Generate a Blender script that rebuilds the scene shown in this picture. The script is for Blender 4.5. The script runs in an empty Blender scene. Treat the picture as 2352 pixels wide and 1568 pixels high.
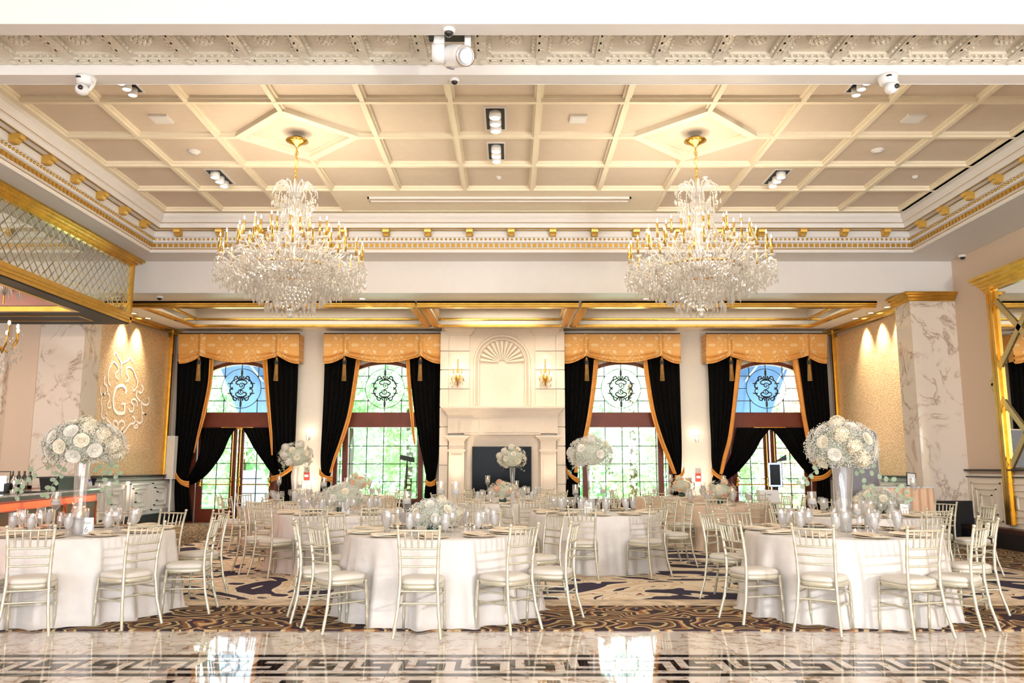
import bpy, math, random
from mathutils import Vector, Matrix
random.seed(7)
PI = math.pi
C = bpy.context.scene.collection
# ---------- camera model (used to turn photo measurements into places) ----------
F = 1890.0; TH = math.atan(292/1890.0); EH = 1.40; CX, CY = 1174.0, 784.0
ct, st = math.cos(TH), math.sin(TH)
def ray(px, py):
    u = (CY-py)/F
    return ((px-CX)/F, ct-u*st, st+u*ct)
def atz(px, py, z):
    r = ray(px, py); t = (z-EH)/r[2]; return (r[0]*t, r[1]*t)
def aty(px, py, y):
    r = ray(px, py); t = y/r[1]; return (r[0]*t, EH+r[2]*t)
def atx(px, py, x):
    r = ray(px, py); t = x/r[0]; return (r[1]*t, EH+r[2]*t)
# ---------- materials ----------
def lin(c):
    return tuple(((v/255)/12.92 if v/255 <= .04045 else ((v/255+.055)/1.055)**2.4) for v in c)+(1,)
def newmat(name):
    m = bpy.data.materials.new(name); m.use_nodes = True
    nt = m.node_tree; nt.nodes.clear()
    out = nt.nodes.new('ShaderNodeOutputMaterial')
    return m, nt, out
def N(nt, typ, **kw):
    n = nt.nodes.new(typ)
    for k, v in kw.items():
        if k in n.inputs: n.inputs[k].default_value = v
        else: setattr(n, k, v)
    return n
def mat(name, col, rough=.5, metal=0, var=.06, scale=8, bump=0, bscale=40, emit=0, ecol=None, coat=0, spec=.5, trans=0):
    m, nt, out = newmat(name)
    b = N(nt, 'ShaderNodeBsdfPrincipled')
    b.inputs['Roughness'].default_value = rough; b.inputs['Metallic'].default_value = metal
    b.inputs['Coat Weight'].default_value = coat; b.inputs['Specular IOR Level'].default_value = spec
    tc = N(nt, 'ShaderNodeTexCoord')
    n = N(nt, 'ShaderNodeTexNoise'); n.inputs['Scale'].default_value = scale; n.inputs['Detail'].default_value = 3
    nt.links.new(tc.outputs['Object'], n.inputs['Vector'])
    r = N(nt, 'ShaderNodeValToRGB')
    c = lin(col)
    r.color_ramp.elements[0].position = .3; r.color_ramp.elements[1].position = .7
    r.color_ramp.elements[0].color = tuple(max(0, v*(1-var)) for v in c[:3])+(1,)
    r.color_ramp.elements[1].color = tuple(min(1, v*(1+var)) for v in c[:3])+(1,)
    nt.links.new(n.outputs['Fac'], r.inputs['Fac']); nt.links.new(r.outputs['Color'], b.inputs['Base Color'])
    if bump:
        n2 = N(nt, 'ShaderNodeTexNoise'); n2.inputs['Scale'].default_value = bscale
        nt.links.new(tc.outputs['Object'], n2.inputs['Vector'])
        bp = N(nt, 'ShaderNodeBump'); bp.inputs['Strength'].default_value = bump; bp.inputs['Distance'].default_value = .02
        nt.links.new(n2.outputs['Fac'], bp.inputs['Height']); nt.links.new(bp.outputs['Normal'], b.inputs['Normal'])
    if emit:
        b.inputs['Emission Color'].default_value = lin(ecol or col); b.inputs['Emission Strength'].default_value = emit
    if trans:
        t = N(nt, 'ShaderNodeBsdfTranslucent'); nt.links.new(r.outputs['Color'], t.inputs['Color'])
        mx = N(nt, 'ShaderNodeMixShader'); mx.inputs[0].default_value = trans
        nt.links.new(b.outputs[0], mx.inputs[1]); nt.links.new(t.outputs[0], mx.inputs[2]); nt.links.new(mx.outputs[0], out.inputs[0])
    else:
        nt.links.new(b.outputs[0], out.inputs[0])
    return m
def thin_glass(name, tint=(255,255,255), refl=.10, milk=0, rough=.02):
    m, nt, out = newmat(name)
    t = N(nt, 'ShaderNodeBsdfTransparent'); t.inputs[0].default_value = lin(tint)
    g = N(nt, 'ShaderNodeBsdfGlossy'); g.inputs['Roughness'].default_value = rough
    lw = N(nt, 'ShaderNodeLayerWeight'); lw.inputs['Blend'].default_value = .35
    mp = N(nt, 'ShaderNodeMapRange'); mp.inputs['To Min'].default_value = refl; mp.inputs['To Max'].default_value = min(1, refl+.55)
    nt.links.new(lw.outputs['Facing'], mp.inputs['Value'])
    mx = N(nt, 'ShaderNodeMixShader'); nt.links.new(mp.outputs[0], mx.inputs[0])
    nt.links.new(t.outputs[0], mx.inputs[1]); nt.links.new(g.outputs[0], mx.inputs[2])
    last = mx
    if milk:
        d = N(nt, 'ShaderNodeBsdfDiffuse'); d.inputs[0].default_value = lin((250,250,250))
        tr = N(nt, 'ShaderNodeBsdfTranslucent'); tr.inputs[0].default_value = lin((250,250,250))
        ad = N(nt, 'ShaderNodeMixShader'); nt.links.new(d.outputs[0], ad.inputs[1]); nt.links.new(tr.outputs[0], ad.inputs[2])
        m2 = N(nt, 'ShaderNodeMixShader'); m2.inputs[0].default_value = milk
        nt.links.new(mx.outputs[0], m2.inputs[1]); nt.links.new(ad.outputs[0], m2.inputs[2]); last = m2
    nt.links.new(last.outputs[0], out.inputs[0])
    return m
def emitter(name, col, s):
    m, nt, out = newmat(name)
    e = N(nt, 'ShaderNodeEmission'); e.inputs[0].default_value = lin(col); e.inputs[1].default_value = s
    nt.links.new(e.outputs[0], out.inputs[0]); return m
def ramp(nt, stops, const=False):
    r = N(nt, 'ShaderNodeValToRGB'); cr = r.color_ramp
    if const: cr.interpolation = 'CONSTANT'
    while len(cr.elements) > 1: cr.elements.remove(cr.elements[-1])
    cr.elements[0].position = stops[0][0]; cr.elements[0].color = lin(stops[0][1])
    for p, c in stops[1:]:
        e = cr.elements.new(p); e.color = lin(c)
    return r
def marble(name, base, vein, vein2, sc=1.0, rough=.12, coat=.3, tiles=None, amount=.5):
    m, nt, out = newmat(name); L = nt.links.new
    b = N(nt, 'ShaderNodeBsdfPrincipled'); b.inputs['Roughness'].default_value = rough; b.inputs['Coat Weight'].default_value = coat; b.inputs['Coat Roughness'].default_value = .02
    tc = N(nt, 'ShaderNodeTexCoord'); mp = N(nt, 'ShaderNodeMapping'); mp.inputs['Rotation'].default_value = (.3, .5, .6); mp.inputs['Scale'].default_value = (sc, sc, sc)
    L(tc.outputs['Object'], mp.inputs[0])
    n1 = N(nt, 'ShaderNodeTexNoise'); n1.inputs['Scale'].default_value = 1.3; n1.inputs['Detail'].default_value = 8; n1.inputs['Roughness'].default_value = .6; n1.inputs['Distortion'].default_value = .8
    L(mp.outputs[0], n1.inputs['Vector'])
    # thin veins where the noise crosses a level
    a = N(nt, 'ShaderNodeMath', operation='SUBTRACT'); a.inputs[1].default_value = .5; L(n1.outputs['Fac'], a.inputs[0])
    ab = N(nt, 'ShaderNodeMath', operation='ABSOLUTE'); L(a.outputs[0], ab.inputs[0])
    rv = ramp(nt, [(0, vein), (.012, vein2), (.05*amount+.012, base)]); L(ab.outputs[0], rv.inputs[0])
    n2 = N(nt, 'ShaderNodeTexNoise'); n2.inputs['Scale'].default_value = 2.2; n2.inputs['Detail'].default_value = 4; L(mp.outputs[0], n2.inputs['Vector'])
    rm = ramp(nt, [(.38, (0,0,0)), (.56, (255,255,255))]); L(n2.outputs['Fac'], rm.inputs[0])
    mx = N(nt, 'ShaderNodeMix', data_type='RGBA'); L(rm.outputs[0], mx.inputs[0]); mx.inputs[6].default_value = lin(base); L(rv.outputs[0], mx.inputs[7])
    col = mx.outputs[2]
    if tiles:
        br = N(nt, 'ShaderNodeTexBrick', offset=0.0); br.inputs['Scale'].default_value = 1; br.inputs['Brick Width'].default_value = tiles; br.inputs['Row Height'].default_value = tiles
        br.inputs['Mortar Size'].default_value = .003; br.inputs['Color1'].default_value = (1,1,1,1); br.inputs['Color2'].default_value = (.93,.92,.9,1); br.inputs['Mortar'].default_value = (.35,.3,.25,1)
        L(tc.outputs['Object'], br.inputs['Vector'])
        mu = N(nt, 'ShaderNodeMix', data_type='RGBA', blend_type='MULTIPLY'); mu.inputs[0].default_value = 1
        L(col, mu.inputs[6]); L(br.outputs['Color'], mu.inputs[7]); col = mu.outputs[2]
    L(col, b.inputs['Base Color']); L(b.outputs[0], out.inputs[0]); return m
M = {}
M['white'] = mat('white_paint', (236,231,226), .45, var=.01)
M['cream'] = mat('cream_paint', (240,229,212), .45, var=.015)
M['rib'] = mat('ceiling_rib_paint', (250,238,212), .45, var=.015)
M['panel'] = mat('ceiling_panel_paint', (226,210,190), .5, var=.02)
M['wall'] = mat('beige_wallpaper', (224,200,176), .6, var=.02, scale=30)
M['stone'] = mat('cast_stone', (238,222,202), .6, var=.02, bump=.1, bscale=60)
M['gold'] = mat('gold_leaf', (210,168,82), .24, 1, var=.12, scale=5)
M['goldpaint'] = mat('gold_paint', (206,160,70), .35, .7, var=.08)
M['champ'] = mat('champagne_lacquer', (206,200,178), .26, .3, var=.03)
M['cushion'] = mat('ivory_vinyl', (218,210,198), .4, var=.02)
M['cloth'] = mat('ivory_damask_cloth', (226,219,212), .6, var=.04, scale=9, bump=.35, bscale=9)
M['cloth_shade'] = mat('shade_toned_ivory_cloth', (216,190,164), .6, var=.03, scale=9, bump=.25, bscale=7)  # same ivory cloth; the far tables' weaker light is put into the colour
M['napkin'] = mat('champagne_napkin', (240,222,196), .7, var=.05)
M['charger'] = mat('gold_rim_charger', (234,216,190), .35, 0, var=.05)
M['wood'] = mat('mahogany', (112,52,34), .4, var=.15, scale=3, spec=.3)
M['darkwood'] = mat('dark_walnut', (56,28,18), .4, var=.2, scale=4)
M['black'] = mat('black_panel', (16,15,16), .5, var=.1)
M['velvet'] = mat('black_velvet', (13,12,11), .9, var=.3, scale=12, spec=.1)
M['lining'] = mat('gold_silk_lining', (214,142,52), .45, .15, var=.12, scale=6)
M['tasselgold'] = mat('antique_gold_thread', (150,110,50), .5, .3, var=.25, scale=30)
M['iron'] = mat('window_iron', (12,26,22), .5, var=.1)
M['bronze'] = mat('bronze_frame', (70,74,60), .4, .3)
M['glass'] = thin_glass('clear_glass', refl=.12, milk=.07)
M['pane'] = thin_glass('window_glass', tint=(236,246,242), refl=.02)
M['water'] = thin_glass('glass_of_iced_water', refl=.15, milk=.75)
M['crystal'] = thin_glass('cut_crystal', tint=(255,250,240), refl=.28, milk=.34, rough=.10)
M['mirror'] = mat('mirror', (238,240,234), .01, 1, var=0)
M['candle'] = mat('candle_wax', (250,244,236), .5, trans=.4)
M['flame'] = emitter('candle_flame', (255,196,120), 14)
M['bulb'] = emitter('bulb_glow', (255,220,176), 8)
M['lamp'] = emitter('lamp_glow', (255,236,205), 9)
M['lens'] = emitter('moving_light_lens', (250,252,255), 8)
M['petal'] = mat('white_petal', (248,242,230), .6, var=.03, trans=.25)
M['petalp'] = mat('peach_petal', (244,206,176), .6, var=.06, trans=.25)
M['petalc'] = mat('cream_petal', (246,236,212), .6, var=.05, trans=.25)
M['breath'] = mat('gypsophila', (250,250,244), .6, var=.02, trans=.3)
M['leafe'] = mat('eucalyptus_leaf', (158,176,148), .6, var=.12, trans=.3)
M['leafg'] = mat('foliage_core', (226,230,212), .7, var=.12, scale=20, trans=.3)
M['vasegreen'] = mat('dark_green_vase', (54,84,72), .2, var=.1)
M['plastic'] = mat('white_plastic', (238,236,234), .35, var=.01)
M['lensdark'] = mat('dark_lens', (24,20,22), .08, var=.1, coat=.5)
M['chrome'] = mat('chrome', (220,220,222), .12, 1, var=.02)
M['brass'] = mat('brass', (226,180,90), .18, 1, var=.05)
M['paper'] = mat('white_card', (250,249,246), .7, var=.01)
M['ink'] = mat('grey_ink', (168,160,150), .7)
M['grey'] = mat('grey_fabric', (150,152,162), .7, var=.04)
M['trunk'] = mat('tree_bark', (88,66,48), .9, var=.3)
M['leaf1'] = mat('tree_leaf_green', (176,206,158), .7, var=.25, scale=3, trans=.45)
M['leaf2'] = mat('tree_leaf_pale', (208,222,182), .7, var=.2, scale=3, trans=.45)
M['leaf3'] = mat('tree_leaf_rust', (222,196,176), .7, var=.2, scale=3, trans=.4)
M['grass'] = mat('lawn', (140,170,100), .9, var=.2, scale=2)
M['awning'] = mat('shade_toned_awning', (96,124,168), .8, var=.06, trans=.12)  # white canopy cloth with its bluish shade put into the colour
M['goldb'] = mat('bracket_gold', (214,172,84), .35, .45, var=.08)
M['laylight'] = emitter('laylight_glow', (255,238,218), .9)
M['monolight'] = mat('projected_light_paint', (255,240,232), .6, var=.01)
M['redglow'] = emitter('bar_strip_light', (255,70,36), 2.2)
M['barwood'] = mat('bar_front_wood', (150,84,48), .4, var=.15)
M['barpanel'] = mat('bar_inset_panel', (92,70,44), .5, var=.1)
M['silverlid'] = mat('brushed_metal_edge', (168,170,150), .3, .8)
M['pink'] = mat('rose_ceiling_paint', (206,150,138), .5, var=.02)
M['led'] = emitter('led_blue_white', (170,205,255), 5)
M['screen'] = mat('dark_screen', (14,15,18), .15, spec=.07)
M['red'] = mat('red_plastic', (206,70,56), .4)
M['purple'] = mat('purple_plastic', (84,70,170), .4)
M['bottle'] = mat('dark_bottle_glass', (20,24,18), .08, coat=.6)
M['labelw'] = mat('bottle_paper', (232,228,214), .7)
M['marblecol'] = marble('veined_marble', (236,222,206), (172,148,126), (212,194,176), sc=1.1, rough=.1, amount=.6)
M['marblefloor'] = marble('cream_marble_tile', (234,222,210), (126,84,58), (196,164,136), sc=3.3, rough=.04, coat=.15, tiles=.86, amount=.7)
M['marbledark'] = marble('dark_marble_inlay', (50,42,40), (90,78,70), (66,56,52), sc=2, rough=.04, coat=.1)
M['bartop'] = marble('bar_marble', (238,234,232), (150,146,150), (206,202,204), sc=2, rough=.1)
def goldtile():
    m, nt, out = newmat('gold_mosaic'); L = nt.links.new
    b = N(nt, 'ShaderNodeBsdfPrincipled'); b.inputs['Roughness'].default_value = .38; b.inputs['Metallic'].default_value = .35
    tc = N(nt, 'ShaderNodeTexCoord'); mp = N(nt, 'ShaderNodeMapping'); mp.inputs['Scale'].default_value = (1, 1, 2.2); L(tc.outputs['Object'], mp.inputs[0])
    n = N(nt, 'ShaderNodeTexNoise'); n.inputs['Scale'].default_value = 22; n.inputs['Detail'].default_value = 3; L(mp.outputs[0], n.inputs['Vector'])
    r = ramp(nt, [(.3, (206,160,116)), (.5, (226,186,142)), (.7, (246,214,174))]); L(n.outputs['Fac'], r.inputs[0]); L(r.outputs[0], b.inputs['Base Color'])
    bp = N(nt, 'ShaderNodeBump'); bp.inputs['Strength'].default_value = .6; bp.inputs['Distance'].default_value = .03; L(n.outputs['Fac'], bp.inputs['Height']); L(bp.outputs[0], b.inputs['Normal'])
    L(b.outputs[0], out.inputs[0]); return m
M['mosaic'] = goldtile()
def valmat():
    m, nt, out = newmat('gold_damask'); L = nt.links.new
    b = N(nt, 'ShaderNodeBsdfPrincipled'); b.inputs['Roughness'].default_value = .5; b.inputs['Metallic'].default_value = .1
    tc = N(nt, 'ShaderNodeTexCoord'); mp = N(nt, 'ShaderNodeMapping'); mp.inputs['Scale'].default_value = (1, .2, 1); L(tc.outputs['Object'], mp.inputs[0])
    sp = N(nt, 'ShaderNodeSeparateXYZ'); L(mp.outputs[0], sp.inputs[0]); cb = N(nt, 'ShaderNodeCombineXYZ')
    for ax, q in (('X', .36), ('Z', .42)):
        pp = N(nt, 'ShaderNodeMath', operation='PINGPONG'); pp.inputs[1].default_value = q; L(sp.outputs[ax], pp.inputs[0]); L(pp.outputs[0], cb.inputs[ax])
    w = N(nt, 'ShaderNodeTexNoise'); w.inputs['Scale'].default_value = 5.5; w.inputs['Detail'].default_value = .5; w.inputs['Distortion'].default_value = 2.2; L(cb.outputs[0], w.inputs['Vector'])
    r = ramp(nt, [(.0, (228,166,84)), (.58, (230,170,90)), (.605, (240,206,150)), (.66, (240,206,150)), (.69, (230,170,90))]); L(w.outputs['Fac'], r.inputs[0]); L(r.outputs[0], b.inputs['Base Color'])
    L(b.outputs[0], out.inputs[0]); return m
M['damask'] = valmat()
def carpet(name, kind):
    m, nt, out = newmat(name); L = nt.links.new
    b = N(nt, 'ShaderNodeBsdfPrincipled'); b.inputs['Roughness'].default_value = .95; b.inputs['Specular IOR Level'].default_value = .1
    tc = N(nt, 'ShaderNodeTexCoord')
    if kind == 'field':
        n = N(nt, 'ShaderNodeTexNoise'); n.inputs['Scale'].default_value = .62; n.inputs['Detail'].default_value = 1.6; n.inputs['Distortion'].default_value = 3.0; L(tc.outputs['Object'], n.inputs['Vector'])
        r = ramp(nt, [(0, (66,60,78)), (.44, (66,60,78)), (.455, (246,230,204)), (.50, (234,206,172)), (.53, (246,232,206)), (.575, (160,74,56)), (.585, (244,226,198)), (.63, (70,64,78)), (.70, (74,66,76)), (.73, (228,200,160))], True)
        L(n.outputs['Fac'], r.inputs[0])
    else:
        w = N(nt, 'ShaderNodeTexVoronoi', feature='F1'); w.inputs['Scale'].default_value = 2.1; w.inputs['Randomness'].default_value = .15
        nn = N(nt, 'ShaderNodeTexNoise'); nn.inputs['Scale'].default_value = 2.6; nn.inputs['Detail'].default_value = 1; L(tc.outputs['Object'], nn.inputs['Vector'])
        ad = N(nt, 'ShaderNodeMix', data_type='RGBA'); ad.inputs[0].default_value = .34; L(tc.outputs['Object'], ad.inputs[6]); L(nn.outputs['Color'], ad.inputs[7]); L(ad.outputs[2], w.inputs['Vector'])
        mu = N(nt, 'ShaderNodeMath', operation='MULTIPLY'); mu.inputs[1].default_value = 3.1; L(w.outputs['Distance'], mu.inputs[0])
        fr = N(nt, 'ShaderNodeMath', operation='FRACT'); L(mu.outputs[0], fr.inputs[0])
        r = ramp(nt, [(0, (64,52,54)), (.14, (190,166,122)), (.24, (76,60,60)), (.34, (128,94,64)), (.5, (202,178,134)), (.58, (70,56,62)), (.76, (150,100,66)), (.84, (196,168,124)), (.95, (66,50,54))], True); L(fr.outputs[0], r.inputs[0])
    f = N(nt, 'ShaderNodeTexNoise'); f.inputs['Scale'].default_value = 90; L(tc.outputs['Object'], f.inputs['Vector'])
    mu2 = N(nt, 'ShaderNodeMix', data_type='RGBA', blend_type='MULTIPLY'); mu2.inputs[0].default_value = .18; L(r.outputs[0], mu2.inputs[6]); L(f.outputs['Fac'], mu2.inputs[7])
    L(mu2.outputs[2], b.inputs['Base Color']); L(b.outputs[0], out.inputs[0]); return m
M['carpetf'] = carpet('carpet_field', 'field'); M['carpetb'] = carpet('carpet_border', 'border')
M['carpets'] = mat('carpet_stripe', (206,184,156), .95, var=.35, scale=6)
def diamondmirror():
    m, nt, out = newmat('bevelled_diamond_mirror'); L = nt.links.new
    b = N(nt, 'ShaderNodeBsdfPrincipled'); b.inputs['Roughness'].default_value = .06; b.inputs['Metallic'].default_value = 1
    tc = N(nt, 'ShaderNodeTexCoord'); sp = N(nt, 'ShaderNodeSeparateXYZ'); L(tc.outputs['Object'], sp.inputs[0])
    hs = []
    for sgn in (1, -1):
        a = N(nt, 'ShaderNodeMath', operation='MULTIPLY'); a.inputs[1].default_value = 4.8; L(sp.outputs['Y'], a.inputs[0])
        z = N(nt, 'ShaderNodeMath', operation='MULTIPLY'); z.inputs[1].default_value = 4.8*sgn; L(sp.outputs['Z'], z.inputs[0])
        s = N(nt, 'ShaderNodeMath', operation='ADD'); L(a.outputs[0], s.inputs[0]); L(z.outputs[0], s.inputs[1])
        p = N(nt, 'ShaderNodeMath', operation='PINGPONG'); p.inputs[1].default_value = .5; L(s.outputs[0], p.inputs[0]); hs.append(p)
    mn = N(nt, 'ShaderNodeMath', operation='MINIMUM'); L(hs[0].outputs[0], mn.inputs[0]); L(hs[1].outputs[0], mn.inputs[1])
    r = ramp(nt, [(0, (126,132,108)), (.03, (176,180,160)), (.06, (232,236,228)), (.5, (240,243,236))]); L(mn.outputs[0], r.inputs[0]); L(r.outputs[0], b.inputs['Base Color'])
    cl = N(nt, 'ShaderNodeMath', operation='MINIMUM'); cl.inputs[1].default_value = .1; L(mn.outputs[0], cl.inputs[0])
    bp = N(nt, 'ShaderNodeBump'); bp.inputs['Strength'].default_value = 1; bp.inputs['Distance'].default_value = .035; L(cl.outputs[0], bp.inputs['Height']); L(bp.outputs[0], b.inputs['Normal'])
    L(b.outputs[0], out.inputs[0]); return m
M['diamond'] = diamondmirror()
def tintile():
    m, nt, out = newmat('pressed_tin'); L = nt.links.new
    b = N(nt, 'ShaderNodeBsdfPrincipled'); b.inputs['Roughness'].default_value = .35; b.inputs['Metallic'].default_value = .12
    tc = N(nt, 'ShaderNodeTexCoord'); v = N(nt, 'ShaderNodeTexVoronoi'); v.inputs['Scale'].default_value = 30; L(tc.outputs['Object'], v.inputs['Vector'])
    b.inputs['Base Color'].default_value = lin((236,229,213))
    bp = N(nt, 'ShaderNodeBump'); bp.inputs['Strength'].default_value = .35; bp.inputs['Distance'].default_value = .01; L(v.outputs[0], bp.inputs['Height']); L(bp.outputs[0], b.inputs['Normal'])
    L(b.outputs[0], out.inputs[0]); return m
M['tin'] = tintile()
# ---------- mesh builder ----------
class MB:
    def __init__(s): s.v = []; s.f = []; s.m = []
    def add(s, vs, fs, mi=0):
        o = len(s.v); s.v += [tuple(p) for p in vs]; s.f += [tuple(i+o for i in f) for f in fs]; s.m += [mi]*len(fs); return s
    def box(s, x0, x1, y0, y1, z0, z1, mi=0):
        return s.hexa([(x0,y0,z0),(x1,y0,z0),(x1,y1,z0),(x0,y1,z0),(x0,y0,z1),(x1,y0,z1),(x1,y1,z1),(x0,y1,z1)], mi)
    def hexa(s, p, mi=0):
        return s.add(p, [(0,3,2,1),(4,5,6,7),(0,1,5,4),(1,2,6,5),(2,3,7,6),(3,0,4,7)], mi)
    def bar(s, a, b, w, h, mi=0, up=(0,0,1)):
        a, b = Vector(a), Vector(b); d = (b-a).normalized(); u = Vector(up)
        if abs(d.dot(u)) > .98: u = Vector((0,1,0))
        x = d.cross(u).normalized()*w/2; z = x.cross(d).normalized()*h/2
        return s.hexa([a-x-z, a+x-z, b+x-z, b-x-z, a-x+z, a+x+z, b+x+z, b-x+z], mi)
    def tube(s, pts, r, n=8, closed=False, mi=0, caps=True):
        P = [Vector(p) for p in pts]; k = len(P); rs = r if isinstance(r, (list, tuple)) else [r]*k
        ref = None; vs = []
        for i in range(k):
            if closed: t = P[(i+1) % k]-P[i-1]
            else: t = P[min(i+1, k-1)]-P[max(i-1, 0)]
            if t.length < 1e-9: t = Vector((0,0,1))
            t.normalize()
            if ref is None:
                ref = Vector((0,0,1)) if abs(t.z) < .9 else Vector((1,0,0))
            a = (ref - t*ref.dot(t))
            if a.length < 1e-6: a = Vector((1,0,0)) - t*t.x
            a.normalize(); ref = a; b = t.cross(a)
            for j in range(n):
                q = 2*PI*j/n; vs.append(P[i]+(a*math.cos(q)+b*math.sin(q))*rs[i])
        fs = []
        for i in range(k if closed else k-1):
            for j in range(n):
                i2 = (i+1) % k
                fs.append((i*n+j, i*n+(j+1) % n, i2*n+(j+1) % n, i2*n+j))
        if caps and not closed: fs += [tuple(reversed(range(n))), tuple(range((k-1)*n, k*n))]
        return s.add(vs, fs, mi)
    def lathe(s, prof, n=16, c=(0,0,0), mi=0, cap=True, fold=None):
        vs = []; fs = []
        for (r, z) in prof:
            for j in range(n):
                a = 2*PI*j/n; rr = r+(fold(a, r, z) if fold else 0)
                vs.append((c[0]+rr*math.cos(a), c[1]+rr*math.sin(a), c[2]+z))
        for i in range(len(prof)-1):
            for j in range(n): fs.append((i*n+j, i*n+(j+1) % n, (i+1)*n+(j+1) % n, (i+1)*n+j))
        if cap:
            if prof[0][0] > 1e-4: fs.append(tuple(reversed(range(n))))
            if prof[-1][0] > 1e-4: fs.append(tuple(range((len(prof)-1)*n, len(prof)*n)))
        return s.add(vs, fs, mi)
    def ball(s, c, r, n=8, m=5, mi=0, sc=(1,1,1)):
        vs = []; fs = []
        for i in range(m+1):
            t = PI*i/m
            for j in range(n):
                a = 2*PI*j/n; vs.append((c[0]+r*sc[0]*math.sin(t)*math.cos(a), c[1]+r*sc[1]*math.sin(t)*math.sin(a), c[2]-r*sc[2]*math.cos(t)))
        for i in range(m):
            for j in range(n): fs.append((i*n+j, i*n+(j+1) % n, (i+1)*n+(j+1) % n, (i+1)*n+j))
        return s.add(vs, fs, mi)
    def octa(s, c, r, h, mi=0):
        x, y, z = c
        return s.add([(x+r,y,z),(x,y+r,z),(x-r,y,z),(x,y-r,z),(x,y,z+h*.45),(x,y,z-h*.55)], [(0,1,4),(1,2,4),(2,3,4),(3,0,4),(1,0,5),(2,1,5),(3,2,5),(0,3,5)], mi)
    def grid(s, fn, nu, nv, mi=0):
        vs = [fn(i/nu, j/nv) for j in range(nv+1) for i in range(nu+1)]
        fs = [(j*(nu+1)+i, j*(nu+1)+i+1, (j+1)*(nu+1)+i+1, (j+1)*(nu+1)+i) for j in range(nv) for i in range(nu)]
        return s.add(vs, fs, mi)
    def prism(s, poly, axis, a, b, mi=0):
        def P(u, v, w): return {'x': (w,u,v), 'y': (u,w,v), 'z': (u,v,w)}[axis]
        n = len(poly); vs = [P(u, v, a) for u, v in poly]+[P(u, v, b) for u, v in poly]
        fs = [tuple(range(n)), tuple(reversed(range(n, 2*n)))]+[(i, i+n, (i+1) % n+n, (i+1) % n) for i in range(n)]
        return s.add(vs, fs, mi)
    def rot(s, start, ang, c=(0,0)):
        ca, sa = math.cos(ang), math.sin(ang)
        for i in range(start, len(s.v)):
            x, y, z = s.v[i]; x -= c[0]; y -= c[1]; s.v[i] = (c[0]+x*ca-y*sa, c[1]+x*sa+y*ca, z)
    def build(s, name, mats, parent=None, smooth=False, loc=None, fix=True):
        me = bpy.data.meshes.new(name); me.from_pydata(s.v, [], s.f)
        if not isinstance(mats, (list, tuple)): mats = [mats]
        for q in mats: me.materials.append(M[q] if isinstance(q, str) else q)
        if len(mats) > 1: me.polygons.foreach_set('material_index', s.m)
        if smooth: me.polygons.foreach_set('use_smooth', [True]*len(me.polygons))
        me.validate(); me.update()
        if fix and len(s.f) < 6000:
            import bmesh
            bm = bmesh.new(); bm.from_mesh(me); bmesh.ops.recalc_face_normals(bm, faces=bm.faces); bm.to_mesh(me); bm.free()
        o = bpy.data.objects.new(name, me); C.objects.link(o)
        if parent: o.parent = parent
        if loc: o.location = loc
        return o
def tag(o, label, cat, group=None):
    o['label'] = label; o['category'] = cat
    if group: o['group'] = group
    return o
def thing(name, label, cat, loc=(0,0,0), rz=0, group=None):
    o = bpy.data.objects.new(name, None); C.objects.link(o); o.location = loc; o.rotation_euler = (0,0,rz)
    o.empty_display_size = .1
    return tag(o, label, cat, group)
def struct(name, mb, mats, parent=None, smooth=False):
    o = mb.build(name, mats, parent, smooth)
    o['kind'] = 'structure'
    return o
def stuff(o): o['kind'] = 'stuff'; return o
def kids(o): return [c for c in bpy.data.objects if c.parent is o]
def proto_tree(root):
    return (root, [(c, kids(c)) for c in kids(root)])
def dup(tree, loc, rz=0, label=None, group=None, scale=None):
    root, ch = tree
    r = root.copy(); C.objects.link(r); r.location = loc; r.rotation_euler = (0,0,rz)
    if label: r['label'] = label
    if group: r['group'] = group
    if scale: r.scale = scale if isinstance(scale, tuple) else (scale,)*3
    for c, gs in ch:
        d = c.copy(); C.objects.link(d); d.parent = r
        for g in gs:
            e = g.copy(); C.objects.link(e); e.parent = d
    return r
class Once:
    """first call moves the first one itself, later calls copy it"""
    def __init__(s, root): s.tree = proto_tree(root); s.used = False
    def put(s, loc, rz, label, group=None, scale=None):
        if not s.used:
            s.used = True; r = s.tree[0]; r.location = loc; r.rotation_euler = (0,0,rz); r['label'] = label
            if group: r['group'] = group
            if scale: r.scale = scale if isinstance(scale, tuple) else (scale,)*3
            return r
        return dup(s.tree, loc, rz, label, group, scale)
LW = dict(flash=470, front=92, frontfill=75, hall=85, back=70, win=75, bar=120, sun=50, sky=10, exp=0.06)
DOWN_W = 520
# =================== room ===================
YB = 22.0; HY = 16.2; SZ = 5.54; XR = 8.9; AL = -9.05; AR = 8.6; XBAR = -7.65; XW = -12.0; CZ = 6.2
GX = -.22; GS = 1.17; GYC = 11.5
def soft(y): return 4.89+(y-16.2)*.033
def pxbox(mb, px0, px1, py0, py1, y0, y1, mi=0):
    """box whose front face stands at depth y0 and covers the given span measured in the photo"""
    xa, zt = aty(px0, py0, y0); xb, _ = aty(px1, py0, y0); xc, zb = aty(px0, py1, y0); xd, _ = aty(px1, py1, y0)
    x0, x1 = (xa+xc)/2, (xb+xd)/2
    mb.box(x0, x1, y0, y1, zb, zt, mi); return x0, x1, zb, zt
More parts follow.
